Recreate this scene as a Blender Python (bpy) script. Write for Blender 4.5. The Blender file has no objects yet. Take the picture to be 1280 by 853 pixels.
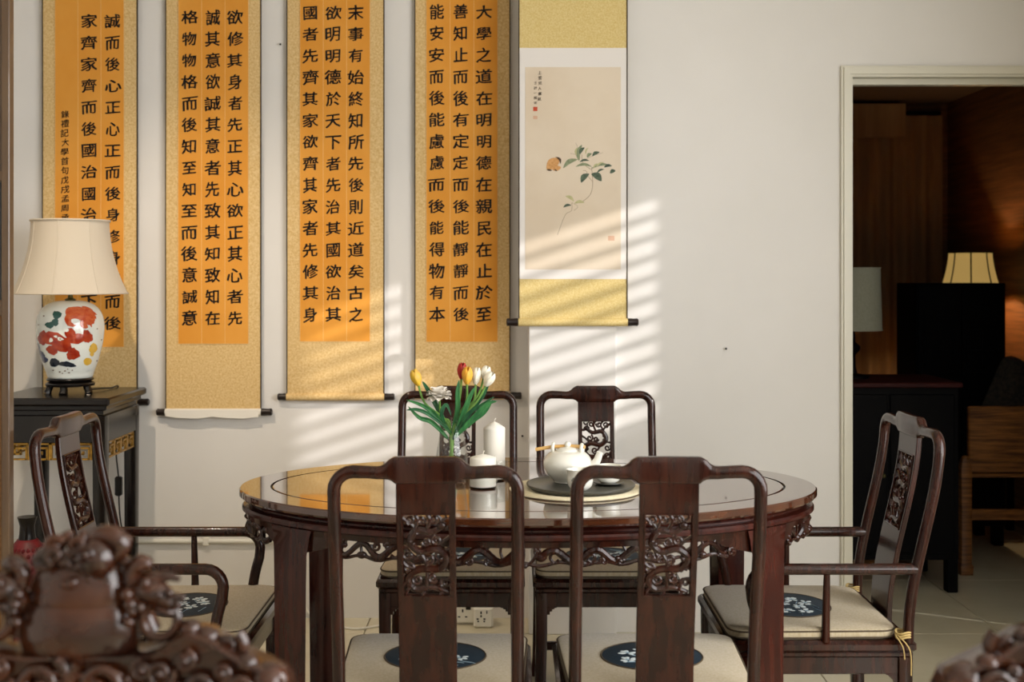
import bpy, math, random
from mathutils import Vector, Matrix

scene = bpy.context.scene
COL = scene.collection
PI = math.pi
TAU = 2 * math.pi

# ------------------------------------------------------------------ camera
CAMZ, FPX, HOR = 1.34, 1500.0, 347.0
cam_d = bpy.data.cameras.new('camera')
cam = bpy.data.objects.new('camera', cam_d)
COL.objects.link(cam)
cam.location = (0, 0, CAMZ)
cam.rotation_euler = (PI / 2, 0, 0)
cam_d.sensor_width = 36.0
cam_d.lens = FPX / 1280.0 * 36.0
cam_d.shift_y = -(426.5 - HOR) / 1280.0
cam_d.clip_start = 0.05
cam_d.dof.use_dof = True
cam_d.dof.focus_distance = 3.4
cam_d.dof.aperture_fstop = 4.0
scene.camera = cam

# ------------------------------------------------------------------ light
scene.view_settings.view_transform = 'Standard'
scene.view_settings.look = 'None'
scene.view_settings.exposure = 0.0
scene.view_settings.gamma = 1.0
scene.view_settings.use_curve_mapping = False
scene.cycles.use_denoising = True
scene.cycles.max_bounces = 8
scene.cycles.diffuse_bounces = 5
scene.cycles.glossy_bounces = 4
scene.cycles.transmission_bounces = 8
scene.cycles.caustics_reflective = False
scene.cycles.caustics_refractive = False

world = bpy.data.worlds.new('world')
scene.world = world
world.use_nodes = True
world.node_tree.nodes['Background'].inputs[0].default_value = (0.75, 0.85, 1.0, 1)
world.node_tree.nodes['Background'].inputs[1].default_value = 0.6


def lamp(name, kind, loc, energy, color, target=None, **kw):
    d = bpy.data.lights.new(name, kind)
    d.energy = energy
    d.color = color
    for k, v in kw.items():
        setattr(d, k, v)
    o = bpy.data.objects.new(name, d)
    COL.objects.link(o)
    o.location = loc
    if target is not None:
        o.rotation_euler = (Vector(target) - Vector(loc)).to_track_quat('-Z', 'Y').to_euler()
    return o


# daylight in the big window of the right wall
lamp('window_right_offscreen', 'AREA', (2.04, 0.55, 1.50), 185, (0.985, 0.99, 1.0), (-3, 0.55, 1.50),
     shape='RECTANGLE', size=3.9, size_y=1.8)
# warm ceiling downlight washing the scrolls
lamp('ceiling_downlight_offscreen', 'SPOT', (-1.38, 3.20, 2.77), 105, (1.0, 0.82, 0.62), (-1.10, 4.7, .15),
     spot_size=math.radians(74), spot_blend=1.0, shadow_soft_size=0.035)
# low sun raking in through the louvred window of the right wall
lamp('sun_right_offscreen', 'SUN', (4.0, 2.6, 2.6), 3.6, (1.0, 0.95, 0.92), (4.0 - 1.0, 2.6 + .526, 2.6 - .33),
     angle=math.radians(0.9))


# ------------------------------------------------------------------ materials
def C(h):
    h = h.lstrip('#')
    out = []
    for i in (0, 2, 4):
        c = int(h[i:i + 2], 16) / 255
        out.append(c / 12.92 if c <= 0.04045 else ((c + 0.055) / 1.055) ** 2.4)
    return tuple(out) + (1.0,)


MATS = {}


def mat(name, col, rough=0.5, col2=None, scale=(8, 8, 8), spec=0.5, metal=0.0, coat=0.0, coat_rough=0.05,
        bump=0.0, bscale=60.0, trans=0.0, ior=1.45, emit=None, estr=0.0, detail=4.0, contrast=(0.35, 0.65), rvar=0.0,
        sheen=0.0):
    if name in MATS:
        return MATS[name]
    m = bpy.data.materials.new(name)
    m.use_nodes = True
    nt = m.node_tree
    b = nt.nodes['Principled BSDF']
    b.inputs['Base Color'].default_value = col
    b.inputs['Roughness'].default_value = rough
    b.inputs['Metallic'].default_value = metal
    b.inputs['Specular IOR Level'].default_value = spec
    b.inputs['Coat Weight'].default_value = coat
    b.inputs['Coat Roughness'].default_value = coat_rough
    b.inputs['Transmission Weight'].default_value = trans
    b.inputs['IOR'].default_value = ior
    b.inputs['Sheen Weight'].default_value = sheen
    if emit:
        b.inputs['Emission Color'].default_value = emit
        b.inputs['Emission Strength'].default_value = estr
    tc = nt.nodes.new('ShaderNodeTexCoord')
    if col2 is not None:
        mp = nt.nodes.new('ShaderNodeMapping')
        mp.inputs['Scale'].default_value = scale
        nt.links.new(tc.outputs['Object'], mp.inputs['Vector'])
        nz = nt.nodes.new('ShaderNodeTexNoise')
        nz.inputs['Scale'].default_value = 1.0
        nz.inputs['Detail'].default_value = detail
        nz.inputs['Roughness'].default_value = 0.6
        nt.links.new(mp.outputs['Vector'], nz.inputs['Vector'])
        rp = nt.nodes.new('ShaderNodeValToRGB')
        rp.color_ramp.elements[0].position = contrast[0]
        rp.color_ramp.elements[1].position = contrast[1]
        rp.color_ramp.elements[0].color = col
        rp.color_ramp.elements[1].color = col2
        nt.links.new(nz.outputs['Fac'], rp.inputs['Fac'])
        nt.links.new(rp.outputs['Color'], b.inputs['Base Color'])
        if rvar:
            mr = nt.nodes.new('ShaderNodeMapRange')
            mr.inputs['To Min'].default_value = rough - rvar
            mr.inputs['To Max'].default_value = rough + rvar
            nt.links.new(nz.outputs['Fac'], mr.inputs['Value'])
            nt.links.new(mr.outputs['Result'], b.inputs['Roughness'])
    if bump:
        n2 = nt.nodes.new('ShaderNodeTexNoise')
        n2.inputs['Scale'].default_value = bscale
        n2.inputs['Detail'].default_value = 3
        nt.links.new(tc.outputs['Object'], n2.inputs['Vector'])
        bp = nt.nodes.new('ShaderNodeBump')
        bp.inputs['Strength'].default_value = bump
        bp.inputs['Distance'].default_value = 0.002
        nt.links.new(n2.outputs['Fac'], bp.inputs['Height'])
        nt.links.new(bp.outputs['Normal'], b.inputs['Normal'])
    MATS[name] = m
    return m


M_WALL = mat('wall_paint', C('#dedbd7'), 0.75, C('#d8d5d0'), (1.2, 1.2, 1.2), spec=0.25, bump=0.08, bscale=180)
M_CEIL = mat('ceiling_paint', C('#e6e2da'), 0.8)
M_TRIM = mat('door_trim_paint', C('#d0ccbc'), 0.35)
M_TILE = mat('floor_tile_cream', C('#cfc7ae'), 0.16, C('#c5bca2'), (3, 3, 3), rvar=0.03)
M_GROUT = mat('grout', C('#8d8672'), 0.8)
M_ROSE = mat('rosewood', C('#1a0a07'), 0.22, C('#35170d'), (45, 45, 5), spec=0.32, coat=0.18, coat_rough=0.09, rvar=0.04)
M_ROSE_R = mat('rosewood_red', C('#260d09'), 0.24, C('#3d1810'), (40, 40, 5), spec=0.3, coat=0.15, coat_rough=0.08)
M_TOP = mat('table_lacquer', C('#35180d'), 0.12, C('#4f2a16'), (3, 30, 30), spec=0.6, coat=1.0, coat_rough=0.03)
M_CARVE = mat('carved_brown_wood', C('#220e07'), 0.2, C('#42200d'), (10, 10, 30), spec=0.45, coat=0.3, coat_rough=0.1)
M_BLACK = mat('black_lacquer', C('#100d0c'), 0.25, C('#181310'), (5, 5, 30), spec=0.35, coat=0.12, coat_rough=0.1)
M_GOLD = mat('gold_leaf', C('#8f6a28'), 0.4, C('#b48a3c'), (60, 60, 60), metal=0.6)
M_LINEN = mat('beige_cushion', C('#b3a58c'), 0.9, C('#a59678'), (160, 160, 40), sheen=0.2, bump=0.25, bscale=500)
M_PIPE = mat('cushion_piping', C('#4a3d2c'), 0.8)
M_NAVY = mat('navy_silk', C('#152430'), 0.7, C('#1b2d3a'), (90, 90, 90))
M_EMB = mat('white_embroidery', C('#c9d2d4'), 0.8)
M_EMB2 = mat('pale_blue_embroidery', C('#8fa6b4'), 0.8)
M_CORD = mat('yellow_cord', C('#b39a62'), 0.8)
M_PAPER = mat('orange_paper', C('#d48f36'), 0.85, C('#db9a43'), (4, 4, 2.5), spec=0.2)
M_BROC = mat('gold_brocade', C('#c6a266'), 0.75, C('#dcc08c'), (140, 140, 140), spec=0.25, bump=0.12, bscale=320)
M_BROC2 = mat('old_gold_brocade', C('#c9ae6a'), 0.7, C('#d9c68e'), (190, 190, 190), spec=0.3, bump=0.25, bscale=260)
M_EDGE = mat('scroll_dark_edge', C('#3c3020'), 0.8)
M_INK = mat('ink', C('#15110e'), 0.7)
M_WHITEP = mat('white_mount_paper', C('#ded9d4'), 0.8)
M_BACKP = mat('pale_backing_paper', C('#e2ddd2'), 0.8)
M_BEIGEP = mat('beige_painting_paper', C('#d0c0aa'), 0.85, C('#d8cab6'), (3, 3, 3))
M_LINE = mat('pale_column_line', C('#e2b978'), 0.8)
M_PORC = mat('white_porcelain', C('#dfe3dd'), 0.08, spec=0.6, coat=0.5)
M_CREAM = mat('cream_ceramic', C('#e4e2d8'), 0.12, spec=0.55, coat=0.3)
M_WAX = mat('white_wax', C('#efeadf'), 0.5)
M_GLASS = bpy.data.materials.new('clear_glass')
M_GLASS.use_nodes = True
_nt = M_GLASS.node_tree
_nt.nodes.clear()
_o = _nt.nodes.new('ShaderNodeOutputMaterial')
_m = _nt.nodes.new('ShaderNodeMixShader')
_t = _nt.nodes.new('ShaderNodeBsdfTransparent')
_t.inputs[0].default_value = (0.97, 0.98, 0.975, 1)
_g = _nt.nodes.new('ShaderNodeBsdfGlossy')
_g.inputs['Roughness'].default_value = 0.02
_f = _nt.nodes.new('ShaderNodeLayerWeight')
_f.inputs['Blend'].default_value = 0.5
_p = _nt.nodes.new('ShaderNodeMath')
_p.operation = 'POWER'
_p.inputs[1].default_value = 3.0
_q = _nt.nodes.new('ShaderNodeMath')
_q.operation = 'MULTIPLY_ADD'
_q.inputs[1].default_value = 0.55
_q.inputs[2].default_value = 0.03
_nt.links.new(_f.outputs['Facing'], _p.inputs[0])
_nt.links.new(_p.outputs[0], _q.inputs[0])
_nt.links.new(_q.outputs[0], _m.inputs[0])
_nt.links.new(_t.outputs[0], _m.inputs[1])
_nt.links.new(_g.outputs[0], _m.inputs[2])
_nt.links.new(_m.outputs[0], _o.inputs['Surface'])
M_BAMBOO = mat('bamboo', C('#cf9f58'), 0.4, C('#dfb878'), (30, 30, 30))
M_SLATE = mat('dark_slate_tray', C('#3b3a34'), 0.35, C('#4a4840'), (12, 12, 12))
M_STRAW = mat('woven_straw', C('#d2c6a6'), 0.85, C('#e0d6ba'), (150, 150, 150), bump=0.3, bscale=400)
M_WHITEPL = mat('white_plastic', C('#dedbd0'), 0.35)
M_DARKPL = mat('black_plastic', C('#111111'), 0.4)
M_BRASS = mat('aged_brass', C('#5d5a36'), 0.3, metal=0.9)


# ------------------------------------------------------------------ mesh builder
class MB:
    def __init__(self):
        self.v = []
        self.f = []

    def add(self, vs, fs):
        o = len(self.v)
        self.v += [tuple(p) for p in vs]
        self.f += [tuple(i + o for i in f) for f in fs]
        return self

    def box(self, x0, x1, y0, y1, z0, z1, ch=0.0):
        if x0 > x1: x0, x1 = x1, x0
        if y0 > y1: y0, y1 = y1, y0
        if z0 > z1: z0, z1 = z1, z0
        if ch <= 0:
            vs = [(x, y, z) for z in (z0, z1) for y in (y0, y1) for x in (x0, x1)]
            fs = [(0, 2, 3, 1), (4, 5, 7, 6), (0, 1, 5, 4), (2, 6, 7, 3), (0, 4, 6, 2), (1, 3, 7, 5)]
            return self.add(vs, fs)
        ch = min(ch, (x1 - x0) * .45, (y1 - y0) * .45, (z1 - z0) * .45)
        rings = []
        for z, i in ((z0, ch), (z0 + ch, 0), (z1 - ch, 0), (z1, ch)):
            a, b, c, d = x0 + i, x1 - i, y0 + i, y1 - i
            k = ch if i == 0 else ch * .6
            rings.append([(a + k, c, z), (b - k, c, z), (b, c + k, z), (b, d - k, z),
                          (b - k, d, z), (a + k, d, z), (a, d - k, z), (a, c + k, z)])
        return self.rings(rings)

    def rings(self, rings, cap0=True, cap1=True, close=False):
        n = len(rings[0])
        vs = [p for r in rings for p in r]
        fs = []
        m = len(rings)
        for i in range(m if close else m - 1):
            a, b = i * n, ((i + 1) % m) * n
            for k in range(n):
                k2 = (k + 1) % n
                fs.append((a + k, a + k2, b + k2, b + k))
        if not close:
            if cap0: fs.append(tuple(range(n - 1, -1, -1)))
            if cap1: fs.append(tuple(range((m - 1) * n, m * n)))
        return self.add(vs, fs)

    def tube(self, pts, r, n=8, caps=True, flat=1.0, close=False):
        pts = [Vector(p) for p in pts]
        m = len(pts)
        rs = r if isinstance(r, (list, tuple)) else [r] * m
        if len(rs) != m:
            rs = [rs[min(int(i * len(rs) / m), len(rs) - 1)] for i in range(m)]
        rings = []
        nrm = None
        for i in range(m):
            if close:
                t = pts[(i + 1) % m] - pts[i - 1]
            else:
                t = pts[min(i + 1, m - 1)] - pts[max(i - 1, 0)]
            if t.length < 1e-9: t = Vector((0, 0, 1))
            t.normalize()
            if nrm is None:
                up = Vector((0, 1, 0)) if abs(t.y) < .9 else Vector((1, 0, 0))
                nrm = (up - t * up.dot(t)).normalized()
            else:
                nrm = nrm - t * nrm.dot(t)
                if nrm.length < 1e-6:
                    nrm = t.orthogonal()
                nrm.normalize()
            bi = t.cross(nrm)
            rings.append([pts[i] + nrm * (rs[i] * flat * math.cos(TAU * k / n)) + bi * (rs[i] * math.sin(TAU * k / n))
                          for k in range(n)])
        return self.rings(rings, caps, caps, close)

    def sweep(self, pts, hn, hd, depth=(0, 1, 0), n=14, exs=None):
        pts = [Vector(p) for p in pts]
        dp = Vector(depth)
        m = len(pts)
        rings = []
        for i in range(m):
            t = (pts[min(i + 1, m - 1)] - pts[max(i - 1, 0)]).normalized()
            nn = t.cross(dp).normalized()
            dd = nn.cross(t).normalized()
            ring = []
            ex = exs[i]
            for k in range(n):
                a = TAU * (k + .5) / n
                c, s = math.cos(a), math.sin(a)
                cc = math.copysign(abs(c) ** (2 / ex), c) * hn[i]
                ss = math.copysign(abs(s) ** (2 / ex), s) * hd[i]
                ring.append(pts[i] + nn * cc + dd * ss)
            rings.append(ring)
        return self.rings(rings)

    def lathe(self, prof, n=32, c=(0, 0, 0), sx=1.0, sy=1.0, cap0=True, cap1=True):
        rings = [[(c[0] + r * sx * math.cos(TAU * k / n), c[1] + r * sy * math.sin(TAU * k / n), c[2] + z)
                  for k in range(n)] for r, z in prof]
        return self.rings(rings, cap0, cap1)

    def ball(self, c, r, n=10, m=7, rot=None):
        if not isinstance(r, (list, tuple)): r = (r, r, r)
        rings = []
        for i in range(m):
            a = -PI / 2 + PI * (i + .35) / (m - .3)
            z, q = math.sin(a), math.cos(a)
            ring = []
            for k in range(n):
                p = Vector((r[0] * q * math.cos(TAU * k / n), r[1] * q * math.sin(TAU * k / n), r[2] * z))
                if rot is not None: p = rot @ p
                ring.append((c[0] + p.x, c[1] + p.y, c[2] + p.z))
            rings.append(ring)
        return self.rings(rings)

    def prism(self, outline, fn0, fn1):
        """outline of 2D points, extruded between fn0(u,v) and fn1(u,v)"""
        return self.rings([[fn0(*p) for p in outline], [fn1(*p) for p in outline]])

    def spiral(self, c, r0, turns, r, sgn=1, a0=0.0, n=7, steps=22, flat=1.0, ax='xz', r1=None, inner=.15):
        pts, rs = [], []
        for i in range(steps + 1):
            t = i / steps
            a = a0 + sgn * TAU * turns * t
            q = r0 * (1 - (1 - inner) * t)
            if ax == 'xz': pts.append((c[0] + q * math.cos(a), c[1], c[2] + q * math.sin(a)))
            elif ax == 'xy': pts.append((c[0] + q * math.cos(a), c[1] + q * math.sin(a), c[2]))
            else: pts.append((c[0], c[1] + q * math.cos(a), c[2] + q * math.sin(a)))
            rs.append(r + ((r1 if r1 else r) - r) * t)
        return self.tube(pts, rs, n, True, flat)

    def mapv(self, fn):
        self.v = [tuple(fn(*p)) for p in self.v]
        return self

    def build(self, name, material, parent=None, smooth=38, loc=None, **props):
        me = bpy.data.meshes.new(name)
        me.from_pydata(self.v, [], self.f)
        me.validate()
        if smooth:
            me.polygons.foreach_set('use_smooth', [True] * len(me.polygons))
            me.set_sharp_from_angle(angle=math.radians(smooth))
        me.materials.append(material)
        o = bpy.data.objects.new(name, me)
        COL.objects.link(o)
        if parent is not None: o.parent = parent
        if loc is not None: o.location = loc
        for k, v in props.items():
            o[k] = v
        me.update()
        return o


def thing(name, label, cat, loc=(0, 0, 0), rz=0.0, group=None):
    o = bpy.data.objects.new(name, None)
    COL.objects.link(o)
    o.location = loc
    o.rotation_euler = (0, 0, rz)
    o.empty_display_size = 0.1
    return tag(o, label, cat, group)


def tag(o, label, cat, group=None):
    o['label'] = label
    o['category'] = cat
    if group: o['group'] = group
    return o


def struct(o):
    o['kind'] = 'structure'
    return o


def copy_tree(o, parent=None, loc=None, rz=None, label=None):
    c = o.copy()
    COL.objects.link(c)
    if parent is not None: c.parent = parent
    if loc is not None: c.location = loc
    if rz is not None: c.rotation_euler = (0, 0, rz)
    if label: c['label'] = label
    for ch in list(o.children):
        if ch is not c: copy_tree(ch, c)
    return c


def smooth_path(pts, n=6):
    """Catmull-Rom through pts"""
    P = [Vector(p) for p in pts]
    out = []
    for i in range(len(P) - 1):
        p0, p1, p2, p3 = P[max(i - 1, 0)], P[i], P[i + 1], P[min(i + 2, len(P) - 1)]
        for k in range(n):
            t = k / n
            out.append(0.5 * ((2 * p1) + (p2 - p0) * t + (2 * p0 - 5 * p1 + 4 * p2 - p3) * t * t
                              + (3 * p1 - p0 - 3 * p2 + p3) * t ** 3))
    out.append(P[-1])
    return out


def lerp_list(vals, m):
    out = []
    for i in range(m):
        t = i / (m - 1) * (len(vals) - 1)
        k = min(int(t), len(vals) - 2)
        out.append(vals[k] + (vals[k + 1] - vals[k]) * (t - k))
    return out


def sst(t):
    t = max(0.0, min(1.0, t))
    return t * t * (3 - 2 * t)


def PX(px, d): return (px - 640) * d / FPX
def PZ(py, d): return CAMZ - (py - HOR) * d / FPX


def rrect(x0, x1, y0, y1, r, n=5):
    if not isinstance(r, (list, tuple)): r = (r, r, r, r)
    pts = []
    for (cx, cy, a0, rr) in ((x1 - r[0], y1 - r[0], 0, r[0]), (x0 + r[1], y1 - r[1], 90, r[1]),
                             (x0 + r[2], y0 + r[2], 180, r[2]), (x1 - r[3], y0 + r[3], 270, r[3])):
        for k in range(n + 1):
            a = math.radians(a0 + 90 * k / n)
            pts.append((cx + rr * math.cos(a), cy + rr * math.sin(a)))
    return pts


# ------------------------------------------------------------------ structure
YW, YP, YR = 4.72, 4.50, 4.53     # recessed wall, pillar face, wall with the doorway
XL, XR, YF, ZC = -2.70, 2.00, -2.5, 2.80
RX1, RY1, RZ1 = 2.72, 7.50, 2.43  # dark room behind the doorway
DX0, DX1, DZ = 1.281, 2.16, 2.095  # doorway

fl = MB().box(XL - .1, RX1 + .1, YF - .1, RY1 + .1, -.06, -.004).build('floor', M_GROUT, None, 0)
struct(fl)
TS, JO = 0.80, 0.0022
tile_me = None
ix0 = math.floor((XL - 1.843) / TS)
for ix in range(ix0, 2):
    for iy in range(math.floor((YF - 4.51) / TS), 4):
        x0, y0 = 1.843 + ix * TS, 4.51 + iy * TS
        if x0 > RX1 or y0 > RY1: continue
        if tile_me is None:
            t = MB().box(JO, TS - JO, JO, TS - JO, -.008, 0.0, .0012).build('floor_tile', M_TILE, fl, 0)
            tile_me = t.data
        else:
            t = bpy.data.objects.new('floor_tile', tile_me)
            COL.objects.link(t)
            t.parent = fl
        t.location = (x0, y0, 0)

wb = MB().box(XL - .1, .07, YW, YW + .12, 0, ZC)
struct(wb.build('wall_back', M_WALL, None, 0))
struct(MB().box(.063, .392, YP, YW + .12, 0, ZC, .003).build('wall_pillar', M_WALL, None, 0))
w = MB()
w.box(.392, DX0 - .03, YR, YR + .13, 0, ZC)
w.box(DX1 + .03, XR + .8, YR, YR + .13, 0, ZC)
w.box(DX0 - .03, DX1 + .03, YR, YR + .13, DZ + .03, ZC)
struct(w.build('wall_doorway', M_WALL, None, 0))
struct(MB().box(XL - .1, XL, YF - .1, YW, 0, ZC).build('wall_left', M_WALL, None, 0))
# right wall with a big window and a little louvred one
BW = (-1.45, 2.55, .58, 2.42)
SW = (3.18, 3.78, 1.25, 2.18)
w = MB()
X0, X1 = XR, XR + .06
w.box(X0, X1, YF - .1, BW[0], 0, ZC)
w.box(X0, X1, BW[0], BW[1], 0, BW[2])
w.box(X0, X1, BW[0], BW[1], BW[3], ZC)
w.box(X0, X1, BW[1], SW[0], 0, ZC)
w.box(X0, X1, SW[0], SW[1], 0, SW[2])
w.box(X0, X1, SW[0], SW[1], SW[3], ZC)
w.box(X0, X1, SW[1], YR + .02, 0, ZC)
struct(w.build('wall_right', M_WALL, None, 0))
w = MB().box(XL - .1, XR + .1, YF - .06, YF, 0, ZC)
struct(w.build('wall_front', M_WALL, None, 0))
ceil_o = struct(MB().box(XL - .1, XR + .1, YF - .1, YW + .1, ZC, ZC + .08).build('ceiling', M_CEIL, None, 0))
MB().tube([(-1.38 + .055 * math.cos(TAU * i / 28), 3.20 + .055 * math.sin(TAU * i / 28), ZC - .004) for i in range(28)], .010, 8, close=True).build('downlight_ring', M_TRIM, ceil_o)

# windows
M_SUNBLOCK = mat('sun_block_sheet', C('#d8d2c6'), 0.9)  # opaque, for the sun-blocking sheet in the big window
win = MB()
for y in (BW[0] + .02, -.1, 1.2, BW[1] - .02):
    win.box(XR + .002, XR + .03, y - .022, y + .022, BW[2], BW[3])
for z in (BW[2] + .02, BW[3] - .02):
    win.box(XR + .002, XR + .03, BW[0], BW[1], z - .02, z + .02)
win1 = struct(win.build('window_1', M_TRIM, None, 0))
MB().box(XR + .052, XR + .058, BW[0], BW[1], BW[2], BW[3]).build('sun_block', M_SUNBLOCK, win1, 0)  # added unseen sheet behind the area lamp, keeps direct sun out
win = MB()
for y in (SW[0] + .006, SW[1] - .006):
    win.box(XR + .005, XR + .055, y - .012, y + .012, SW[2], SW[3])
for z in (SW[2] + .006, SW[3] - .006):
    win.box(XR + .005, XR + .055, SW[0], SW[1], z - .012, z + .012)
win2 = struct(win.build('window_2', M_TRIM, None, 0))
k = 0
z = SW[2] + .045
slat_me = None
while z < SW[3] - .02:
    if slat_me is None:
        o = MB().box(-.012, .012, SW[0] + .01, SW[1] - .01, -.012, .012).build('slat', M_TRIM, win2, 0)
        slat_me = o.data
    else:
        o = bpy.data.objects.new('slat', slat_me)
        COL.objects.link(o)
        o.parent = win2
    o.location = (XR + .03, 0, z)
    z += .077
# door casing: stepped architrave and lining
dc = MB()
for (o0, o1, yy) in ((0.0, .042, .018), (.010, .034, .026)):
    for xa, xb, xc, xd in ((DX0 - o1, DX0 - o0, DX0 - o1, DX0 - o0), (DX1 + o0, DX1 + o1, DX1 + o0, DX1 + o1)):
        lo, hi = (DZ + o1, DZ + o0) if xa < DX0 else (DZ + o0, DZ + o1)
        dc.add([(xa, YR - yy, 0), (xb, YR - yy, 0), (xb, YR - yy, hi), (xa, YR - yy, lo),
                (xa, YR + .001, 0), (xb, YR + .001, 0), (xb, YR + .001, hi), (xa, YR + .001, lo)],
               [(0, 1, 2, 3), (4, 7, 6, 5), (0, 3, 7, 4), (1, 5, 6, 2), (0, 4, 5, 1)])
    dc.add([(DX0 - o0, YR - yy, DZ + o0), (DX1 + o0, YR - yy, DZ + o0), (DX1 + o1, YR - yy, DZ + o1), (DX0 - o1, YR - yy, DZ + o1),
            (DX0 - o0, YR + .001, DZ + o0), (DX1 + o0, YR + .001, DZ + o0), (DX1 + o1, YR + .001, DZ + o1), (DX0 - o1, YR + .001, DZ + o1)],
           [(0, 1, 2, 3), (4, 7, 6, 5), (2, 6, 7, 3), (0, 4, 5, 1)])
door = struct(dc.build('door_1', M_TRIM, None, 0))
ln = MB()
ln.box(DX0 - .03, DX0, YR - .002, YR + .14, 0, DZ + .03)
ln.box(DX1, DX1 + .03, YR - .002, YR + .14, 0, DZ + .03)
ln.box(DX0 - .001, DX1 + .001, YR - .002, YR + .14, DZ, DZ + .03)
ln.box(DX0, DX1, YR + .03, YR + .07, DZ - .022, DZ)
ln.build('door_lining', M_TRIM, door, 0)

# conduit along the foot of the recessed wall
c = MB().tube([(-2.6, YW - .012, .305), (-.93, YW - .012, .305)], .0095, 10)
for x in (-1.6, -1.2):
    c.box(x - .012, x + .012, YW - .022, YW, .288, .322, .003)
struct(c.build('trim_1', M_WHITEPL, None))

# dark room beyond the doorway
M_PANEL = mat('dark_wood_panelling', C('#4a2f1c'), 0.45, C('#6b462a'), (2, 3, 70), bump=0.2, bscale=90)
M_DCEIL = mat('dark_room_ceiling', C('#4a3626'), 0.7)
M_CURT = mat('brown_curtain', C('#7a5f45'), 0.85, C('#866a4e'), (20, 20, 2))
RX0 = .95
struct(MB().box(RX1, RX1 + .08, YR + .13, RY1, 0, RZ1).build('wall_panelled', M_PANEL, None, 0))
struct(MB().box(RX0, RX1 + .08, RY1, RY1 + .08, 0, RZ1).build('wall_far', M_PANEL, None, 0))
struct(MB().box(RX0 - .08, RX0, YR + .13, RY1, 0, RZ1).build('wall_side', M_PANEL, None, 0))
struct(MB().box(RX0 - .08, RX1 + .1, YR + .13, RY1 + .1, RZ1, RZ1 + .06).build('ceiling_back_room', M_DCEIL, None, 0))


# ------------------------------------------------------------------ chairs
def curved_slab(mb, x0, x1, z0, z1, th, yf, n=8, ch=.002):
    rings = []
    for i in range(n + 1):
        z = z0 + (z1 - z0) * i / n
        y = yf(z)
        rings.append([(x0 + ch, y - th / 2, z), (x1 - ch, y - th / 2, z), (x1, y - th / 2 + ch, z), (x1, y + th / 2 - ch, z),
                      (x1 - ch, y + th / 2, z), (x0 + ch, y + th / 2, z), (x0, y + th / 2 - ch, z), (x0, y - th / 2 + ch, z)])
    mb.rings(rings)


def dragon_panel(x0, x1, z0, z1, yf, seed, dense=1.0, rb=.0085):
    """openwork carving: a winding dragon, cloud curls and stalks tied to the frame"""
    rnd = random.Random(seed)
    w, h = x1 - x0, z1 - z0
    mb = MB()

    def P(u, v, dy=0.0):
        z = z0 + v * h
        return (x0 + u * w, yf(z) + dy, z)

    body = [(.95, .04), (.62, .10), (.25, .08), (.10, .22), (.35, .33), (.75, .34), (.92, .47), (.70, .58),
            (.36, .55), (.16, .66), (.30, .80), (.62, .78), (.84, .86)]
    pts = smooth_path([P(u, v, .002 * math.sin(9 * v)) for u, v in body], 5)
    mb.tube(pts, lerp_list([.004, rb * .9, rb, rb, rb, rb * .9, rb * .7], len(pts)), 8)
    mb.ball(P(.82, .86), (.011, .007, .009), 8, 6)
    mb.ball(P(.93, .83), (.007, .006, .005), 8, 5)
    for a, b in (((.80, .90), (.70, 1.0)), ((.84, .92), (.90, 1.0))):
        mb.tube([P(*a), P((a[0] + b[0]) / 2 + .05, (a[1] + b[1]) / 2), P(*b)], [.004, .003, .002], 6)
    stalks = [((.0, .95), (.22, .86), (.30, .76)), ((.28, 1.0), (.34, .92), (.22, .80)), ((.5, 1.0), (.58, .92), (.50, .80)),
              ((0, .60), (.10, .60), (.2, .64)), ((1.0, .60), (.88, .56), (.75, .58)), ((1.0, .72), (.88, .68), (.72, .60)),
              ((0, .42), (.12, .36), (.3, .33)), ((.0, .14), (.07, .18), (.14, .22)), ((1.0, .32), (.9, .36), (.8, .36)),
              ((.4, 0), (.45, .06), (.5, .1)), ((.78, 0), (.8, .05), (.74, .1)), ((.5, .33), (.52, .22), (.5, .1)),
              ((.36, .55), (.45, .44), (.5, .35)), ((1.0, .2), (.86, .2), (.7, .1)), ((.05, 0), (.1, .08), (.2, .1))]
    for s in stalks:
        pp = smooth_path([P(u + rnd.uniform(-.02, .02) * (0 < u < 1), v, rnd.uniform(-.002, .002)) for u, v in s], 4)
        mb.tube(pp, lerp_list([.0048, .0036, .0044], len(pp)), 6)
    spots = [(.18, .92), (.72, .68), (.12, .50), (.55, .45), (.88, .16), (.30, .20), (.62, .22), (.50, .66), (.90, .38),
             (.12, .34), (.40, .93), (.66, .94)]
    for i, (u, v) in enumerate(spots[:int(len(spots) * dense)]):
        r = rnd.uniform(.008, .012)
        mb.spiral(P(u, v), r, 1.3, .0035, rnd.choice((-1, 1)), rnd.uniform(0, TAU), 6, 14)
    for i in range(int(14 * dense)):
        k = rnd.randrange(4, len(pts) - 4)
        p = pts[k]
        mb.ball((p.x + rnd.uniform(-.012, .012), p.y + rnd.choice((-.004, .004)), p.z + rnd.uniform(-.012, .012)),
                (.0055, .004, .0055), 7, 5)
    # keep it inside the opening
    mb.mapv(lambda x, y, z: (min(max(x, x0 - .002), x1 + .002), y, min(max(z, z0 - .002), z1 + .002)))
    return mb


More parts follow.
